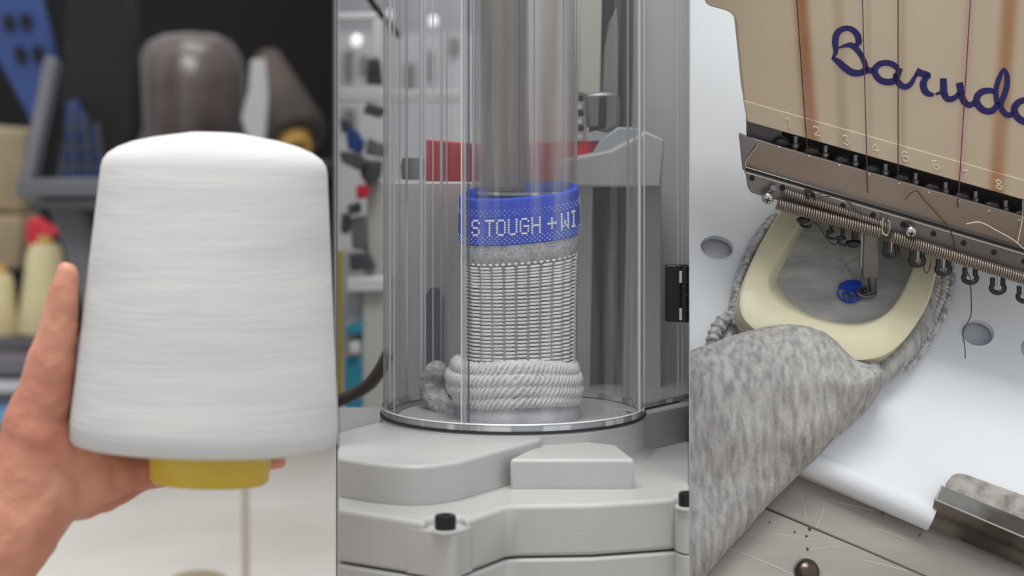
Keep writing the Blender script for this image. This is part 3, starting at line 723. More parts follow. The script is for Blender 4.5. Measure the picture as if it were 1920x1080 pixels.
# ================================================================== right bay: embroidery machine
s15, c15 = math.sin(math.radians(15)), math.cos(math.radians(15))
TP = Plane(P(1600, 560, 114), (.7*s15, -1, .7*c15))        # work table
HP = Plane(P(1650, 330, -30), (-.25*s15, -1, -.25*c15))    # machine head front
M['table_white'] = mat('table_white', (226, 230, 234), .38, c2=(219, 223, 228), scale=5, spec=.5)
M['under_grey'] = mat('under_grey', (196, 198, 208), .6)
M['bed_metal'] = mat('bed_metal', (164, 159, 152), .36, metal=.35, c2=(144, 139, 133), scale=16, stretch=(.4, 1, 2.4), bump=.00008, bscale=500, bstretch=(.2, 1, 2))
M['seal'] = mat('seal', (196, 193, 188), .5)
M['bed_groove'] = mat('bed_groove', (92, 84, 78), .6)
M['chrome'] = mat('chrome', (150, 146, 142), .16, metal=1, c2=(98, 93, 90), scale=20, lo=.45, hi=.6)
M['rough_metal'] = mat('rough_metal', (166, 162, 156), .8, c2=(116, 112, 108), scale=120, bump=.0006, bscale=300, lo=.4, hi=.7)
M['rail_metal'] = mat('rail_metal', (134, 132, 132), .3, metal=.7, c2=(104, 102, 103), scale=14, stretch=(.4, 1, 1))
M['plate_metal'] = mat('plate_metal', (146, 134, 124), .28, metal=.55, c2=(126, 114, 105), scale=14, stretch=(.5, 1, 1))
M['spring_metal'] = mat('spring_metal', (150, 138, 128), .3, metal=.75)
M['steel'] = mat('steel', (196, 194, 190), .2, metal=1)
M['gap_black'] = mat('gap_black', (16, 15, 18), .6)
M['gloss_black'] = mat('gloss_black', (26, 26, 28), .25)
M['hoop_cream'] = mat('hoop_cream', (212, 207, 178), .42, c2=(205, 199, 168), scale=8, spec=.5)
M['heather'] = mat('heather', (184, 182, 180), .9, c2=(142, 140, 139), scale=190, stretch=(1.5, 1, .38), bump=.0006, bscale=520, detail=8, spec=.15, lo=.34, hi=.66, bstretch=(1, 1, .7))
M['heather_dark'] = mat('heather_dark', (186, 186, 184), .9, c2=(154, 154, 153), scale=60, stretch=(.5, 1, 1.6), bump=.0005, bscale=500, spec=.15)
M['rib_knit'] = mat('rib_knit', (206, 206, 208), .9, c2=(150, 150, 152), scale=260, spec=.15)
M['logo_blue'] = mat('logo_blue', (26, 70, 190), .6, c2=(18, 54, 160), scale=300)
M['letter_blue'] = mat('letter_blue', (22, 18, 92), .45)
M['thread_dark'] = mat('thread_dark', (62, 50, 44), .7)
M['thread_violet'] = mat('thread_violet', (96, 56, 84), .7)
M['thread_pale'] = mat('thread_pale', (214, 206, 196), .7)
M['emboss'] = mat('emboss', (214, 199, 173), .3)

# cream paint with rust streaks running down the cover
def cover_material():
    m = mat('cover_cream', (196, 181, 157), .42, c2=(187, 171, 146), scale=8); nt = m.node_tree
    b = nt.nodes['Principled BSDF']; src = b.inputs['Base Color'].links[0].from_socket
    tc = nt.nodes.new('ShaderNodeTexCoord'); sp = nt.nodes.new('ShaderNodeSeparateXYZ'); nt.links.new(tc.outputs['Object'], sp.inputs[0])
    nz = nt.nodes.new('ShaderNodeTexNoise'); nz.inputs['Scale'].default_value = 60; mp = nt.nodes.new('ShaderNodeMapping'); mp.inputs['Scale'].default_value = (1, 1, .12)
    nt.links.new(tc.outputs['Object'], mp.inputs[0]); nt.links.new(mp.outputs[0], nz.inputs['Vector'])
    def math_(op, a, b_):
        n = nt.nodes.new('ShaderNodeMath'); n.operation = op
        for i, q in enumerate((a, b_)):
            if isinstance(q, (int, float)): n.inputs[i].default_value = q
            else: nt.links.new(q, n.inputs[i])
        return n.outputs[0]
    cur = src
    for (pxa, pya, pxb, pyb, wd, col_, st) in ((1502, 0, 1521, 262, 24, (150, 88, 40), .95), (1893, 0, 1870, 330, 27, (156, 100, 52), .85), (1815, 60, 1801, 300, 15, (196, 140, 140), .45), (1571, 0, 1579, 240, 20, (150, 130, 108), .5), (1693, 0, 1692, 240, 11, (168, 148, 124), .5), (1628, 0, 1632, 240, 9, (176, 146, 130), .45)):
        A, B = HP.at(pxa, pya)*S-COVER_BASE, HP.at(pxb, pyb)*S-COVER_BASE
        sl = (B.x-A.x)/(B.z-A.z)
        xx = math_('SUBTRACT', sp.outputs[0], math_('ADD', math_('MULTIPLY', math_('SUBTRACT', sp.outputs[2], A.z), sl), A.x))
        d = math_('DIVIDE', math_('ABSOLUTE', xx, 0), wd*S)
        g = nt.nodes.new('ShaderNodeMapRange'); g.interpolation_type = 'SMOOTHERSTEP'; g.inputs[1].default_value = 1; g.inputs[2].default_value = 0; g.inputs[3].default_value = 0; g.inputs[4].default_value = st
        nt.links.new(d, g.inputs[0])
        f = math_('MULTIPLY', g.outputs[0], math_('ADD', math_('MULTIPLY', nz.outputs[0], .9), .42))
        mx = nt.nodes.new('ShaderNodeMix'); mx.data_type = 'RGBA'; mx.clamp_factor = True
        nt.links.new(f, mx.inputs[0]); nt.links.new(cur, mx.inputs[6]); mx.inputs[7].default_value = lin(col_); cur = mx.outputs[2]
    nt.links.new(cur, b.inputs['Base Color']); return m

# --- table top with drilled holes
def plate_with_holes(outline, holes, plane, h, t):
    bm = bmesh.new(); edges = []
    for lp in [outline]+holes:
        vs = [bm.verts.new(plane.at(x, y, h)) for x, y in lp]
        edges += [bm.edges.new((vs[i], vs[(i+1) % len(vs)])) for i in range(len(vs))]
    bmesh.ops.triangle_fill(bm, edges=edges, use_beauty=True)
    g = bmesh.ops.extrude_face_region(bm, geom=bm.faces[:])
    bmesh.ops.translate(bm, verts=[e for e in g['geom'] if isinstance(e, bmesh.types.BMVert)], vec=-plane.n*t)
    m = MB(); bm.verts.index_update()
    m.add([v.co.copy() for v in bm.verts], [[v.index for v in f.verts] for f in bm.faces]); bm.free(); return m
def disc(px, py, rx, ry, n=40, rot=.27):
    return [(px+rx*math.cos(a)-ry*math.sin(a)*0, py+ry*math.sin(a)+rx*math.cos(a)*rot*.3) for a in [2*math.pi*i/n for i in range(n)]]
table = thing('embroidery_table', 'white embroidery machine table top with round drilled holes', 'table', TP.at(1600, 900, -400))
HOLES = [disc(1344, 464, 31, 22), disc(1833, 624, 31, 25), disc(1944, 655, 30, 25)]
build('table_top', plate_with_holes([(1293.8, -60), (2080, -60), (2080, 1088), (1760, 962), (1518, 852), (1400, 800), (1293.8, 752)], HOLES, TP, 0, 13), M['table_white'], table, smooth=25, cut=P3)
for hpts in HOLES[:2]:
    cx_ = sum(p[0] for p in hpts)/40; cy_ = sum(p[1] for p in hpts)/40
    rim = [TP.at(cx_+(x-cx_)*1.03, cy_+(y-cy_)*1.03, .3) for x, y in hpts]
    build('hole_rim', MB().tube(rim+[rim[0]], 1.6, 6), M['table_white'], table)
build('under_tray', MB().slab([(1293.8, -60), (2080, -60), (2080, 1000), (1293.8, 760)], TP, -24, 8), M['under_grey'], table, cut=P3)
lip = [TP.at(1293.8+ (i/20)*(2080-1293.8), 752+ (i/20)*(1088-752)*1.0, 0) for i in range(21)]
lipc = [(1400, 806), (1518, 858), (1640, 912), (1747, 960)]
build('front_lip', MB().tube(spline([TP.at(x, y+9, -22) for x, y in lipc], 4), 27, 24), M['table_white'], table, smooth=70)
build('seal_strip', MB().slab([(1460, 868), (1500, 868), (1748, 975), (1742, 992), (1498, 888), (1450, 868)], TP, -40, 9), M['seal'], table)
for px, py in ((1700, 300), (1900, 700)):
    a = TP.at(px, py, -60); build('leg', MB().bar(a, Vector((a.x, a.y, FLOOR)), 50, 50), M['rail_metal'], table)

# --- metal bed in front
bed = thing('metal_bed', 'scratched grey metal machine bed in front of the white table', 'machine', TP.at(1600, 1000, -400))
build('bed_plate', MB().slab([(1485, 882), (1746, 986), (2080, 1122), (2080, 1420), (1293.8, 1420), (1293.8, 1075), (1293.8, 1010), (1380, 930)], TP, -50, 60), M['bed_metal'], bed, cut=P3, bevel=2)
build('bed_step', MB().slab([(1432, 952), (1610, 1026), (1780, 1100), (1960, 1178), (1960, 1380), (1300, 1380), (1300, 1010), (1400, 940)], TP, -46, 8), M['bed_metal'], bed, bevel=2)
build('groove', MB().ribbon([Vector((x, y, 0)) for x, y in ((1434, 951), (1610, 1025), (1780, 1099), (1950, 1173))], 3, TP, -48, -45.2), M['bed_groove'], bed)
build('score_line', MB().ribbon([Vector((x, y, 0)) for x, y in ((1365, 1027), (1420, 1048), (1480, 1074), (1560, 1110))], 1.6, TP, -48, -45.4), M['seal'], bed)
for (xa, ya, xb, yb) in ((1500, 925, 1512, 975), (1545, 950, 1530, 990), (1560, 940, 1640, 958), (1450, 1000, 1530, 1012), (1520, 1030, 1580, 1022), (1640, 990, 1700, 1012), (1400, 1000, 1440, 1012), (1620, 1050, 1700, 1070)):
    build('scratch', MB().ribbon([Vector((xa, ya, 0)), Vector(((xa+xb)/2+3, (ya+yb)/2, 0)), Vector((xb, yb, 0))], .9, TP, (-49 if ya > 1000 or xb == 1440 else -52), (-45.7 if ya >= 1000 else -49.7)), M['seal'], bed)
for x, y, r in ((1518, 992, 3.5), (1512, 1006, 2.4), (1514, 1030, 2.6), (1490, 998, 2), (1443, 980, 1.6), (1655, 962, 2), (1725, 1003, 1.8)):
    build('dirt_speck', MB().ball(TP.at(x, y, -46), r, 8, (1, 1, 1.6)), M['bed_groove'], bed)
a = TP.at(1600, 1000, -110)
build('pedestal', MB().box(((a.x), a.y+40, (a.z-60+FLOOR)/2), 330, 160, abs(a.z-60-FLOOR)), M['rail_metal'], bed)
c0 = TP.at(1512, 1072, -46)
sc1 = build('bed_screw', MB().lathe([(22, -2), (23, 4), (20, 12), (12, 18), (.1, 19)], c0, TP.n, 28), mat('screw_dark', (92, 80, 74), .25, metal=.8), bed, smooth=60); sc1['label'] = 'dark domed screw'
build('screw_collar', MB().lathe([(20, -2), (25, -2), (25, 2), (20, 2)], c0, TP.n, 28), M['rail_metal'], sc1)

# --- chrome bracket and rough block
br = thing('chrome_bracket', 'folded shiny metal bracket over the front edge of the white table', 'bracket', TP.at(1830, 1000, -50))
build('top_fold', MB().slab([(1764, 910), (2080, 1040), (2080, 1076), (1752, 936)], TP, 26, 5), M['chrome'], br)
fr = [TP.at(1752, 936, 26), TP.at(2080, 1076, 26)]; lw = [TP.at(1742, 988, -38), TP.at(2080, 1132, -38)]
n_ = (fr[1]-fr[0]).cross(lw[0]-fr[0]).normalized()
build('front_fold', MB().loft([[fr[0], fr[1], lw[1], lw[0]], [p+n_*5 for p in (fr[0], fr[1], lw[1], lw[0])]]), M['chrome'], br)
build('fold_edge', MB().tube([fr[0], fr[1]], 1.8, 8), M['steel'], br)
build('end_face', MB().loft([[fr[0], lw[0], TP.at(1764, 940, -10), TP.at(1764, 910, 26)], [p+Vector((4, 0, 0)) for p in (fr[0], lw[0], TP.at(1764, 940, -10), TP.at(1764, 910, 26))]]), M['rail_metal'], br)
o = build('rough_block', MB().slab([(1777, 916), (1779, 900), (1786, 890), (1797, 886), (1812, 888), (2080, 985), (2080, 1060), (1790, 940)], TP, 22, 21), M['rough_metal'], bevel=4); tag(o, 'rough cast grey block behind the shiny folded bracket', 'block')

# --- hoop
OUT = [(1462, 398), (1440, 432), (1415, 478), (1394, 530), (1387, 562), (1391, 590), (1408, 612), (1440, 632), (1500, 655), (1560, 670), (1610, 675), (1652, 668), (1684, 648), (1715, 612), (1740, 568), (1754, 520), (1766, 470), (1768, 440), (1740, 410), (1660, 385), (1540, 366), (1485, 372)]
INN = [(1503, 418), (1482, 450), (1460, 486), (1444, 518), (1444, 544), (1456, 562), (1480, 580), (1520, 597), (1560, 608), (1596, 612), (1630, 607), (1658, 592), (1682, 566), (1702, 530), (1715, 496), (1724, 468), (1718, 446), (1690, 428), (1640, 416), (1590, 408), (1540, 402), (1516, 406)]
INB = [(x+(28 if x < 1510 and y < 530 else (12 if x < 1470 else 0)), y-(26 if x < 1510 and y < 530 else 16 if x < 1500 else 6)+0) for x, y in INN]
OUTd, INNd, INBd = [spline([Vector((x, y, 0)) for x, y in q], 4, True) for q in (OUT, INN, INB)]
mh = MB(); HT = 72
L1 = [TP.at(p.x, p.y, HT) for p in OUTd]; L2 = [TP.at(p.x, p.y, HT) for p in INNd]; L3 = [TP.at(p.x, p.y, HT-40) for p in INBd]; L4 = [p-TP.n*44 for p in L1]
cen = lambda A, B, t: [a+(b-a)*t for a, b in zip(A, B)]
Ltop1 = [p+TP.n*3 for p in cen(L1, L2, .08)]; Ltop2 = [p+TP.n*3 for p in cen(L1, L2, .92)]
mh.loft([L4, L1, Ltop1, Ltop2, L2, L3, L4], False, False)
hoop = build('embroidery_hoop', mh, M['hoop_cream'], smooth=35)
tag(hoop, 'cream plastic embroidery hoop clamping the grey knit under the needles', 'hoop')

# --- the sock being embroidered
sk = thing('embroidered_sock', 'heather grey sock stretched in the cream hoop, its foot lying in front', 'sock', TP.at(1500, 900, 0))
cenp = sum((p for p in INBd), Vector())/len(INBd)
mf = MB(); rings = 10
loops = []
for i in range(rings+1):
    t = 1.04*(1-i/rings)+.002
    loops.append([TP.at(cenp.x+(p.x-cenp.x)*t, cenp.y+(p.y-cenp.y)*t, HT-38-4*(1-t)+1.2*math.sin(p.x*.05+i)) for p in INBd])
mf.loft(loops, False, True)
hf = build('hooped_fabric', mf, M['heather_dark'], sk, smooth=80)
# stitched round emblem
LC = (1595, 546)
em = MB(); em.slab([(LC[0]-24, LC[1]-4), (LC[0]-20, LC[1]-14), (LC[0]-8, LC[1]-21), (LC[0]+10, LC[1]-22), (LC[0]+20, LC[1]-18), (LC[0]+22, LC[1]-6), (LC[0]+8, LC[1]+2), (LC[0]-6, LC[1]-1), (LC[0]-14, LC[1]-5)], TP, HT-33, 3)
e1 = build('emblem', em, M['logo_blue'], sk, bevel=1); e1['label'] = 'half stitched round blue emblem'
em2 = MB()
arc = [Vector((LC[0]+24*math.cos(a), LC[1]+21*math.sin(a), 0)) for a in [math.pi*1.02-math.pi*i/14*1.0 for i in range(15)]]
em2.ribbon(arc, 3, TP, HT-36, HT-32.5)
for (xa, ya, xb, yb) in ((-14, 6, -8, 17), (-8, 0, 2, 8), (-4, 8, -1, 19), (3, 6, 5, 18), (9, 4, 12, 15), (-16, 2, -2, 3)):
    em2.ribbon([Vector((LC[0]+xa, LC[1]+ya, 0)), Vector((LC[0]+(xa+xb)/2, LC[1]+(ya+yb)/2+1, 0)), Vector((LC[0]+xb, LC[1]+yb, 0))], 3, TP, HT-36, HT-32.5)
build('emblem_outline', em2, M['logo_blue'], e1)
# foot lying in front
TOPC = [(1293.8, 657), (1330, 645), (1365, 632), (1400, 621), (1440, 611), (1480, 607.5), (1515, 611), (1545, 622), (1570, 640), (1590, 662), (1605, 676), (1630, 684), (1652, 694)]
BOTC = [(1293.8, 1110), (1320, 1084), (1350, 1048), (1395, 998), (1440, 948), (1490, 898), (1540, 850), (1580, 806), (1615, 766), (1640, 732), (1652, 714)]
NX, NY = 90, 60
def foot(px, v, side):
    yt, yb = lerp_table(TOPC, px), lerp_table(BOTC, px)
    py = yt+(yb-yt)*v
    d = min((py-yt)*1.1, (yb-py)*.75, (1656-px)*1.0+2); d = max(0, min(1, d/70))
    h = math.sqrt(max(0, 1-(1-d)**2))
    base = lerp_table([(600, 60), (720, 52), (820, 16), (900, -20), (1100, -42)], py)+16
    wob = 4*math.sin(px*.021+py*.013)+3*math.sin(px*.045-py*.02)
    return TP.at(px, py, base+side*(h*46+h*wob) if side > 0 else base-h*8)
cols = [1293.8+(1652-1293.8)*i/NX for i in range(NX+1)]
vs = [.5-.5*math.cos(math.pi*j/NY) for j in range(NY+1)]
ft = MB()
for side in (1, -1):
    v = [foot(x, w, side) for x in cols for w in vs]; n = NY+1
    ft.add(v, [[i*n+j, (i+1)*n+j, (i+1)*n+j+1, i*n+j+1] for i in range(NX) for j in range(NY)])
build('foot', ft, M['heather'], sk, smooth=80)
# heel gathered between foot and hoop
gp = spline([TP.at(x, y, h) for x, y, h in ((1590, 664, 30), (1624, 692, 34), (1612, 734, 34), (1560, 790, 26), (1510, 840, 20))], 6)
build('heel_fold', MB().tube(gp, [18+14*math.sin(math.pi*i/(len(gp)-1)) for i in range(len(gp))], 20), M['heather'], sk, smooth=80)
gp = spline([TP.at(x, y, h) for x, y, h in ((1742, 548, 24), (1728, 600, 26), (1700, 648, 28), (1664, 690, 28), (1636, 720, 24))], 6)
build('side_fold', MB().tube(gp, [15+8*math.sin(math.pi*i/(len(gp)-1)) for i in range(len(gp))], 18), M['heather'], sk, smooth=80)
# ribbed rolls pushed down around the hoop
def rib_roll(pts, r, h):
    path = spline([TP.at(x, y, h) for x, y in pts], 10); m = MB(); acc = 0; last = path[0]
    m.tube(path, r*.75, 10)
    for a, b in zip(path, path[1:]):
        acc += (b-a).length
        if acc > r*.95:
            acc = 0; t = (b-a).normalized(); x = t.cross(TP.n).normalized()
            R = Matrix((x, t, TP.n)).transposed()
            m.ball(b, r, 8, (1.05, .5, 1.0), R)
    o = build('rib_roll', m, M['rib_knit'], sk, smooth=80); o['kind'] = 'stuff'; return o
rib_roll([(1455, 402), (1428, 440), (1404, 484), (1386, 530), (1378, 576), (1380, 608)], 8, 20)
rib_roll([(1444, 408), (1416, 446), (1394, 490), (1378, 540), (1368, 590), (1354, 622)], 6, 14)
rib_roll([(1784, 490), (1784, 530), (1774, 572), (1756, 612), (1728, 656), (1700, 690)], 9, 14)
rib_roll([(1772, 490), (1770, 532), (1760, 570), (1742, 612), (1714, 655), (1680, 696)], 10, 22)
rib_roll([(1756, 500), (1755, 540), (1744, 580), (1726, 620), (1696, 664), (1660, 702)], 10, 28)
rib_roll([(1380, 588), (1352, 606), (1340, 630), (1336, 652)], 15, 12)

# --- machine head
head = thing('embroidery_machine', 'cream embroidery machine head with blue script lettering and numbered needles', 'machine', HP.at(1650, 520, -40))
CO = [(1322, -60), (1322, 2), (1326, 9), (1336, 13), (1358, 19), (1368, 23), (1376, 31), (1380, 42), (1386, 100), (1395, 190), (2080, 388), (2080, -60)]
COVER_BASE = Vector(LOC[head.name])
M['cover_cream'] = cover_material()
build('cover', MB().slab(CO, HP, 0, 120), M['cover_cream'], head, bevel=2.5)
CB = lambda x: 228+.283*(x-1400)
build('number_band', MB().slab([(1394, 188), (2080, 383), (2080, CB(2080)), (1402, CB(1402)), (1400, 224)], HP, 5, 30), M['cover_cream'], head, bevel=2)
let = MB()
STROKES = [
    ([(1561, 109), (1567, 98), (1566, 80), (1568, 66), (1575, 57), (1588, 53), (1600, 57), (1608, 67), (1610, 79), (1604, 85)], [3, 7, 10, 10, 9, 8, 9, 10, 10, 5]),
    ([(1572, 90), (1584, 86), (1596, 85), (1606, 92), (1616, 106), (1622, 120), (1624, 134)], [2, 5, 9, 9, 8, 8, 9]),
    ([(1560, 108), (1572, 116), (1584, 127), (1598, 136), (1612, 137), (1626, 132), (1638, 134)], [4, 10, 11, 11, 10, 10, 8]),
    ([(1684, 128), (1672, 120), (1660, 118), (1648, 121), (1640, 131), (1643, 142), (1652, 151), (1664, 154), (1676, 152), (1682, 142), (1688, 128)], [9, 9, 9, 9, 10, 10, 10, 10, 10, 10, 8]),
    ([(1680, 138), (1681, 148), (1687, 158), (1697, 163), (1707, 158), (1714, 147), (1719, 138)], [9, 9, 10, 9, 8, 6, 5]),
    ([(1718, 133), (1728, 138), (1741, 141), (1735, 148), (1731, 158), (1734, 170), (1741, 176), (1751, 178)], [11, 11, 8, 9, 11, 11, 9, 4]),
    ([(1754, 177), (1762, 174), (1768, 172)], [3, 5, 6]),
    ([(1769, 147), (1769, 160), (1770, 174), (1775, 184), (1783, 186), (1792, 182), (1799, 174)], [10, 11, 11, 10, 9, 8, 7]),
    ([(1799, 155), (1801, 168), (1803, 180), (1809, 192), (1818, 197), (1829, 192)], [11, 11, 11, 10, 9, 8]),
    ([(1866, 172), (1854, 170), (1842, 172), (1833, 180), (1831, 190), (1836, 200), (1847, 208), (1860, 208), (1868, 200), (1874, 192)], [8, 9, 10, 10, 11, 11, 10, 10, 9, 8]),
    ([(1870, 196), (1868, 182), (1868, 166), (1873, 148), (1882, 130), (1888, 142), (1888, 160), (1883, 178), (1876, 196), (1880, 208), (1890, 216), (1903, 212)], [8, 8, 8, 8, 4, 8, 9, 9, 9, 9, 9, 8]),
    ([(1934, 192), (1922, 188), (1910, 192), (1902, 203), (1905, 216), (1914, 225), (1928, 230), (1940, 226), (1946, 208)], [9, 9, 10, 11, 11, 11, 10, 10, 8]),
]
for pts, ws in STROKES:
    sp_ = spline([Vector((x, y, 0)) for x, y in pts], 6)
    wv = []
    for i in range(len(sp_)):
        u = i/6; a = int(min(u, len(ws)-1)); b_ = min(a+1, len(ws)-1); wv.append((ws[a]+(ws[b_]-ws[a])*(u-a))*1.22)
    let.ribbon(sp_, wv, HP, -1, 1.2)
lo_ = build('script_lettering', let, M['letter_blue'], head, smooth=0); lo_['label'] = 'dark blue script letters'
DG = {'1': [[(-4, -6), (2, -8), (2, 8)], [(2, 8), (-1, 9)]], '2': [[(-6, -6), (0, -9), (5, -5), (2, 1), (-5, 8), (6, 8)]], '3': [[(-5, -7), (1, -9), (5, -5), (0, -1), (6, 3), (1, 9), (-6, 6)]],
      '4': [[(3, 9), (2, -8), (-6, 4), (7, 3)]], '5': [[(5, -9), (-3, -9), (-5, -1), (2, -2), (6, 3), (1, 9), (-6, 7)]], '6': [[(4, -9), (-4, -6), (-6, 3), (-1, 9), (6, 6), (5, 0), (-1, -1), (-5, 3)]],
      '7': [[(-5, -7), (5, -8), (0, 0), (-3, 9)]], '8': [[(0, 0), (-5, -5), (0, -9), (5, -5), (0, 0), (6, 5), (0, 9), (-6, 5), (0, 0)]]}
for ch, x, y in (('1', 1478, 230), ('2', 1531, 246), ('3', 1586, 263), ('4', 1641, 278), ('5', 1697, 294), ('6', 1754, 309), ('7', 1811, 327), ('8', 1873, 346)):
    d = MB()
    for st in DG[ch]:
        q = spline([Vector((x+a*.95+b*.15, y+b*.95+a*.22, 0)) for a, b in st], 4)
        d.tube([HP.at(p.x, p.y, 5.3) for p in q], 1.5, 6)
    build('number', d, M['emboss'], head)
# dark gap with thread guides
LP = lambda x: 252+.30*(x-1400)
build('gap_back', MB().slab([(1400, 222), (2080, 415), (2080, 520), (1402, 300)], HP, -46, 30), M['gap_black'], head)
build('end_block', MB().slab([(1401, 226), (1466, 244), (1470, 276), (1404, 262)], HP, -14, 30), mat('end_grey', (84, 84, 90), .4, metal=.3), head, bevel=2)
for i in range(12):
    x, y = 1459+56.2*i, 272+17*i
    g_ = build('thread_guide', MB().ball(HP.at(x+6, y-6, -8), 13, 14, (1.25, .8, .75)).tube([HP.at(x+20, y-2, -14), HP.at(x, y-2, -6)], 6, 10), M['gloss_black'], head, smooth=70)
    build('guide_bead', MB().ball(HP.at(x+2, y+4, 4), 3.2, 10), M['steel'], g_)
    if i:
        build('guide_pin', MB().lathe([(5, -16), (5, -4), (8, -2), (8, 4), (4.5, 6), (4.5, 18), (.1, 19)], HP.at(x-24, y-17, -20), (0, .1, -1), 14), M['rail_metal'], head)
# long reflecting plate
build('needle_plate', MB().slab([(1399, 262), (1408, 258), (1460, 274), (2080, 452), (2080, 528), (1398, 318), (1396, 310)], HP, 6, 10), M['plate_metal'], head, bevel=2)
build('end_bracket', MB().slab([(1385, 250), (1388, 250), (1422, 266), (1404, 292), (1397, 312), (1398, 322), (1392, 318)], HP, 12, 6), M['rail_metal'], head, bevel=1.5)
build('bracket_edge', MB().tube([HP.at(x, y, 13) for x, y in ((1422, 266), (1418, 276), (1404, 293), (1398, 304), (1397, 325))], 1.5, 6), M['steel'], head)
RT_ = lambda x: 315+.297*(x-1400)
rail = build('needle_rail', MB().slab([(1396, 312), (2080, RT_(2080)), (2080, RT_(2080)+42), (1500, RT_(1500)+44), (1425, 367), (1409, 362), (1402, 352)], HP, 16, 14), M['rail_metal'], head, bevel=2.5)
build('rail_slot', MB().ribbon([Vector((1398, 317, 0)), Vector((1700, RT_(1700)+1, 0)), Vector((2080, RT_(2080)+1, 0))], 5, HP, 14, 18), M['gap_black'], rail)
build('rail_ridge', MB().ribbon([Vector((1398, 323, 0)), Vector((1700, RT_(1700)+7, 0)), Vector((2080, RT_(2080)+7, 0))], 2.5, HP, 14, 19), M['steel'], rail)
for i in range(12):
    x = 1410+56.7*i; y = 334+17.4*i
    build('rail_hole', MB().lathe([(.1, 1), (5.4, 1), (5.4, 0)], HP.at(x, y, 16.2), HP.n, 18), M['gap_black'], rail)
def spring(x0, y0, x1, y1, r, h, name='spring', bow=0):
    a, b = HP.at(x0, y0, h), HP.at(x1, y1, h); n = int((b-a).length/4.6); path = []
    t = (b-a).normalized(); u = HP.n; w_2 = t.cross(u)
    m = MB(); st = 10
    for i in range(n*st+1):
        q = i/(n*st); an = 2*math.pi*i/st
        path.append(a+(b-a)*q+(u*math.cos(an)+w_2*math.sin(an))*r+Vector((0, 0, -bow*math.sin(math.pi*q))))
    m.tube(path, 1.9, 6, True)
    so = build(name, m, M['spring_metal'], head, smooth=70)
    build('spring_core', MB().tube([a, b], r*.72, 8), M['bed_groove'], so); return so
spring(1457, 383, 1652, 437, 9.5, 34)
spring(1672, 444, 2000, 548, 9.5, 34)
spring(1468, 360, 1600, 404, 7, 24); spring(1600, 404, 1668, 426, 6, 24)
def screw(x, y, h, r=11):
    p = HP.at(x, y, h)
    o = build('screw', MB().lathe([(r*.5, -16), (r*.55, -2), (r, 0), (r, 4), (r*.7, 8), (.1, 9)], p, HP.n+Vector((0, 0, -.3)), 20), M['steel'], head, smooth=50)
    d1 = MB(); ux = Vector((1, 0, -.25)).normalized(); nn = (HP.n+Vector((0, 0, -.3))).normalized(); uy = nn.cross(ux)
    for q in (ux, uy): d1.bar(p+nn*8.6-q*r*.5, p+nn*8.6+q*r*.5, 2.4, 2.4)
    build('cross_slot', d1, M['gap_black'], o)
screw(1439, 371, 38); screw(1708, 434, 38)
build('screw_post', MB().tube([HP.at(1441, 362, 16), HP.at(1450, 352, 30)], 6, 10), M['rail_metal'], head)
build('clip', MB().tube(spline([HP.at(x, y, 30) for x, y in ((1656, 408), (1654, 432), (1660, 440), (1666, 438), (1668, 418), (1664, 412))], 5), 2.2, 8), M['steel'], head)
build('clip', MB().tube(spline([HP.at(x, y, 30) for x, y in ((1516, 372), (1512, 364), (1518, 358), (1526, 364))], 5), 2.6, 8), M['gloss_black'], head)
# needle clamps: open rings below the spring
for i, (x, y) in enumerate(((1671, 472), (1720, 489), (1769, 505), (1819, 521), (1871, 540), (1921, 556), (1972, 572))):
    pts = [HP.at(x+12.5*math.cos(a), y+9*math.sin(a), 6+3*math.sin(a)) for a in [math.radians(q) for q in range(-42, 223, 20)]]
    pts = [HP.at(x+10, y-20, 2)]+pts+[HP.at(x-10, y-20, 2)]
    k_ = build('needle_clamp', MB().tube(pts, 4.9, 10), M['gloss_black'], head, smooth=70)
    build('needle', MB().tube([HP.at(x+1, y-26, 8), HP.at(x, y+1, 6)], [2.2, 1.4], 8), M['steel'], k_)
    build('clamp_glint', MB().tube([HP.at(x-6, y+10.5, 11), HP.at(x, y+12, 11.5), HP.at(x+6, y+10.5, 11)], 1.2, 6), M['steel'], k_)
for x, y, w_3 in ((1506, 412, 14), (1556, 434, 9), (1577, 446, 10), (1600, 456, 16)):
    k_ = build('needle_clamp', MB().ball(HP.at(x, y, 0), w_3, 12, (1, .8, .55)).tube([HP.at(x+4, y-34, -2), HP.at(x+2, y, 0)], w_3*.4, 8), M['gloss_black'], head, smooth=70)
    if w_3 < 15: build('clamp_arm', MB().tube(spline([HP.at(x+2, y-6, 4), HP.at(x-5, y+8, 4), HP.at(x+8, y+14, 4), HP.at(x+16, y+10, 4)], 4), 3, 8), M['gloss_black'], k_)
# presser foot
pf = build('presser_foot', MB().bar(HP.at(1632, 425, -30), TP.at(1631, 520, HT+12), 30, 20), M['rail_metal'], head, bevel=3)
build('needle_bar', MB().tube([HP.at(1622, 400, -24), TP.at(1618, 500, HT+14)], 8, 12), M['steel'], pf)
build('foot_ring', MB().tube([TP.at(1625+16*math.cos(a), 548+8*math.sin(a), HT-27) for a in [2*math.pi*i/16 for i in range(17)]], 4, 8), M['rail_metal'], pf)
build('foot_stem', MB().tube([TP.at(1634, 505, HT+10), TP.at(1637, 546, HT-26)], [10, 7], 10), M['rail_metal'], pf)
build('eye', MB().ball(TP.at(1622, 545, HT-18), 6, 10), M['gloss_black'], pf)
# the hidden arm carrying the head
build('head_arm', MB().loft([[HP.at(x, y, -100) for x, y in ((1500, 20), (2080, 160), (2080, 360), (1500, 200))], [HP.at(x, y, -100)+Vector((40, 200, 40)) for x, y in ((1500, 20), (2080, 160), (2080, 360), (1500, 200))]]), M['cream_paint'], head)

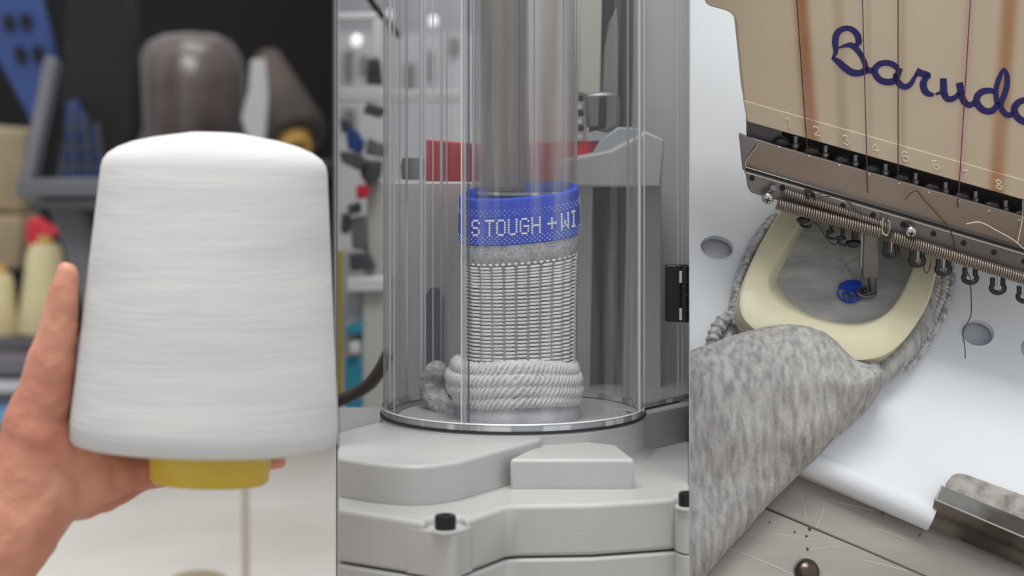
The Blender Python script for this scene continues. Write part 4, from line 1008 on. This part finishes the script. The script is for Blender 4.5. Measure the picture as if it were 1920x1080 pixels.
# --- threads, each on its own
def thread(pts, mt, label, r=1.0, n=8):
    o = build('thread', MB().tube(spline(pts, n), r, 6), mt, smooth=80); return tag(o, label, 'thread')
def taut(x0, y0, x1, y1, h=10): return [HP.at(x0, y0, h), HP.at((x0+x1)/2, (y0+y1)/2, h), HP.at(x1, y1, h+2)]
thread(taut(1491, -40, 1514, 290), M['thread_dark'], 'dark thread running down the rust streak before the first letter')
thread(taut(1616, -40, 1627, 362), M['thread_violet'], 'dark violet thread crossing the cover just after the capital letter')
thread(taut(1684, -40, 1684, 340), M['thread_dark'], 'straight dark thread crossing the second letter of the script')
thread(taut(1822, -40, 1796, 390), M['thread_violet'], 'slanting violet thread crossing the cover after the letter u')
thread([HP.at(x, y, 24) for x, y in ((1697, 374), (1708, 362), (1720, 359), (1730, 372), (1752, 396), (1776, 424), (1788, 448), (1792, 470), (1806, 496), (1819, 520))], M['thread_dark'], 'loose dark thread curling over the rail down to a needle clamp')
thread([HP.at(1819, 524, 8), HP.at(1821, 560, 8), HP.at(1820, 592, 9), HP.at(1806, 622, 9), HP.at(1809, 650, 9), HP.at(1810, 672, 9)], M['thread_dark'], 'dark thread hanging from a needle clamp over the table hole')
thread([HP.at(x, y, 26) for x, y in ((1812, 420), (1838, 417), (1872, 434), (1900, 450), (1924, 470), (1950, 492))], M['thread_pale'], 'loose pale thread lying across the reflecting plate')
thread([HP.at(x, y, 18) for x, y in ((1918, 376), (1917, 410), (1908, 456))], M['thread_pale'], 'short pale thread hanging below the number eight')
thread([HP.at(x, y, 30) for x, y in ((1515, 380), (1530, 372), (1560, 368), (1586, 376), (1604, 394), (1618, 404))], M['thread_dark'], 'thin dark thread arching behind the spring')
thread([HP.at(x, y, 4) for x, y in ((1524, 416), (1536, 424), (1548, 444), (1562, 458), (1574, 454))], M['thread_dark'], 'short dark thread drooping below the spring over the hoop')
thread([HP.at(x, y, 10) for x, y in ((1746, 486), (1744, 500), (1738, 512), (1732, 506), (1733, 498))], M['thread_dark'], 'tiny dark thread loop between two needle clamps')
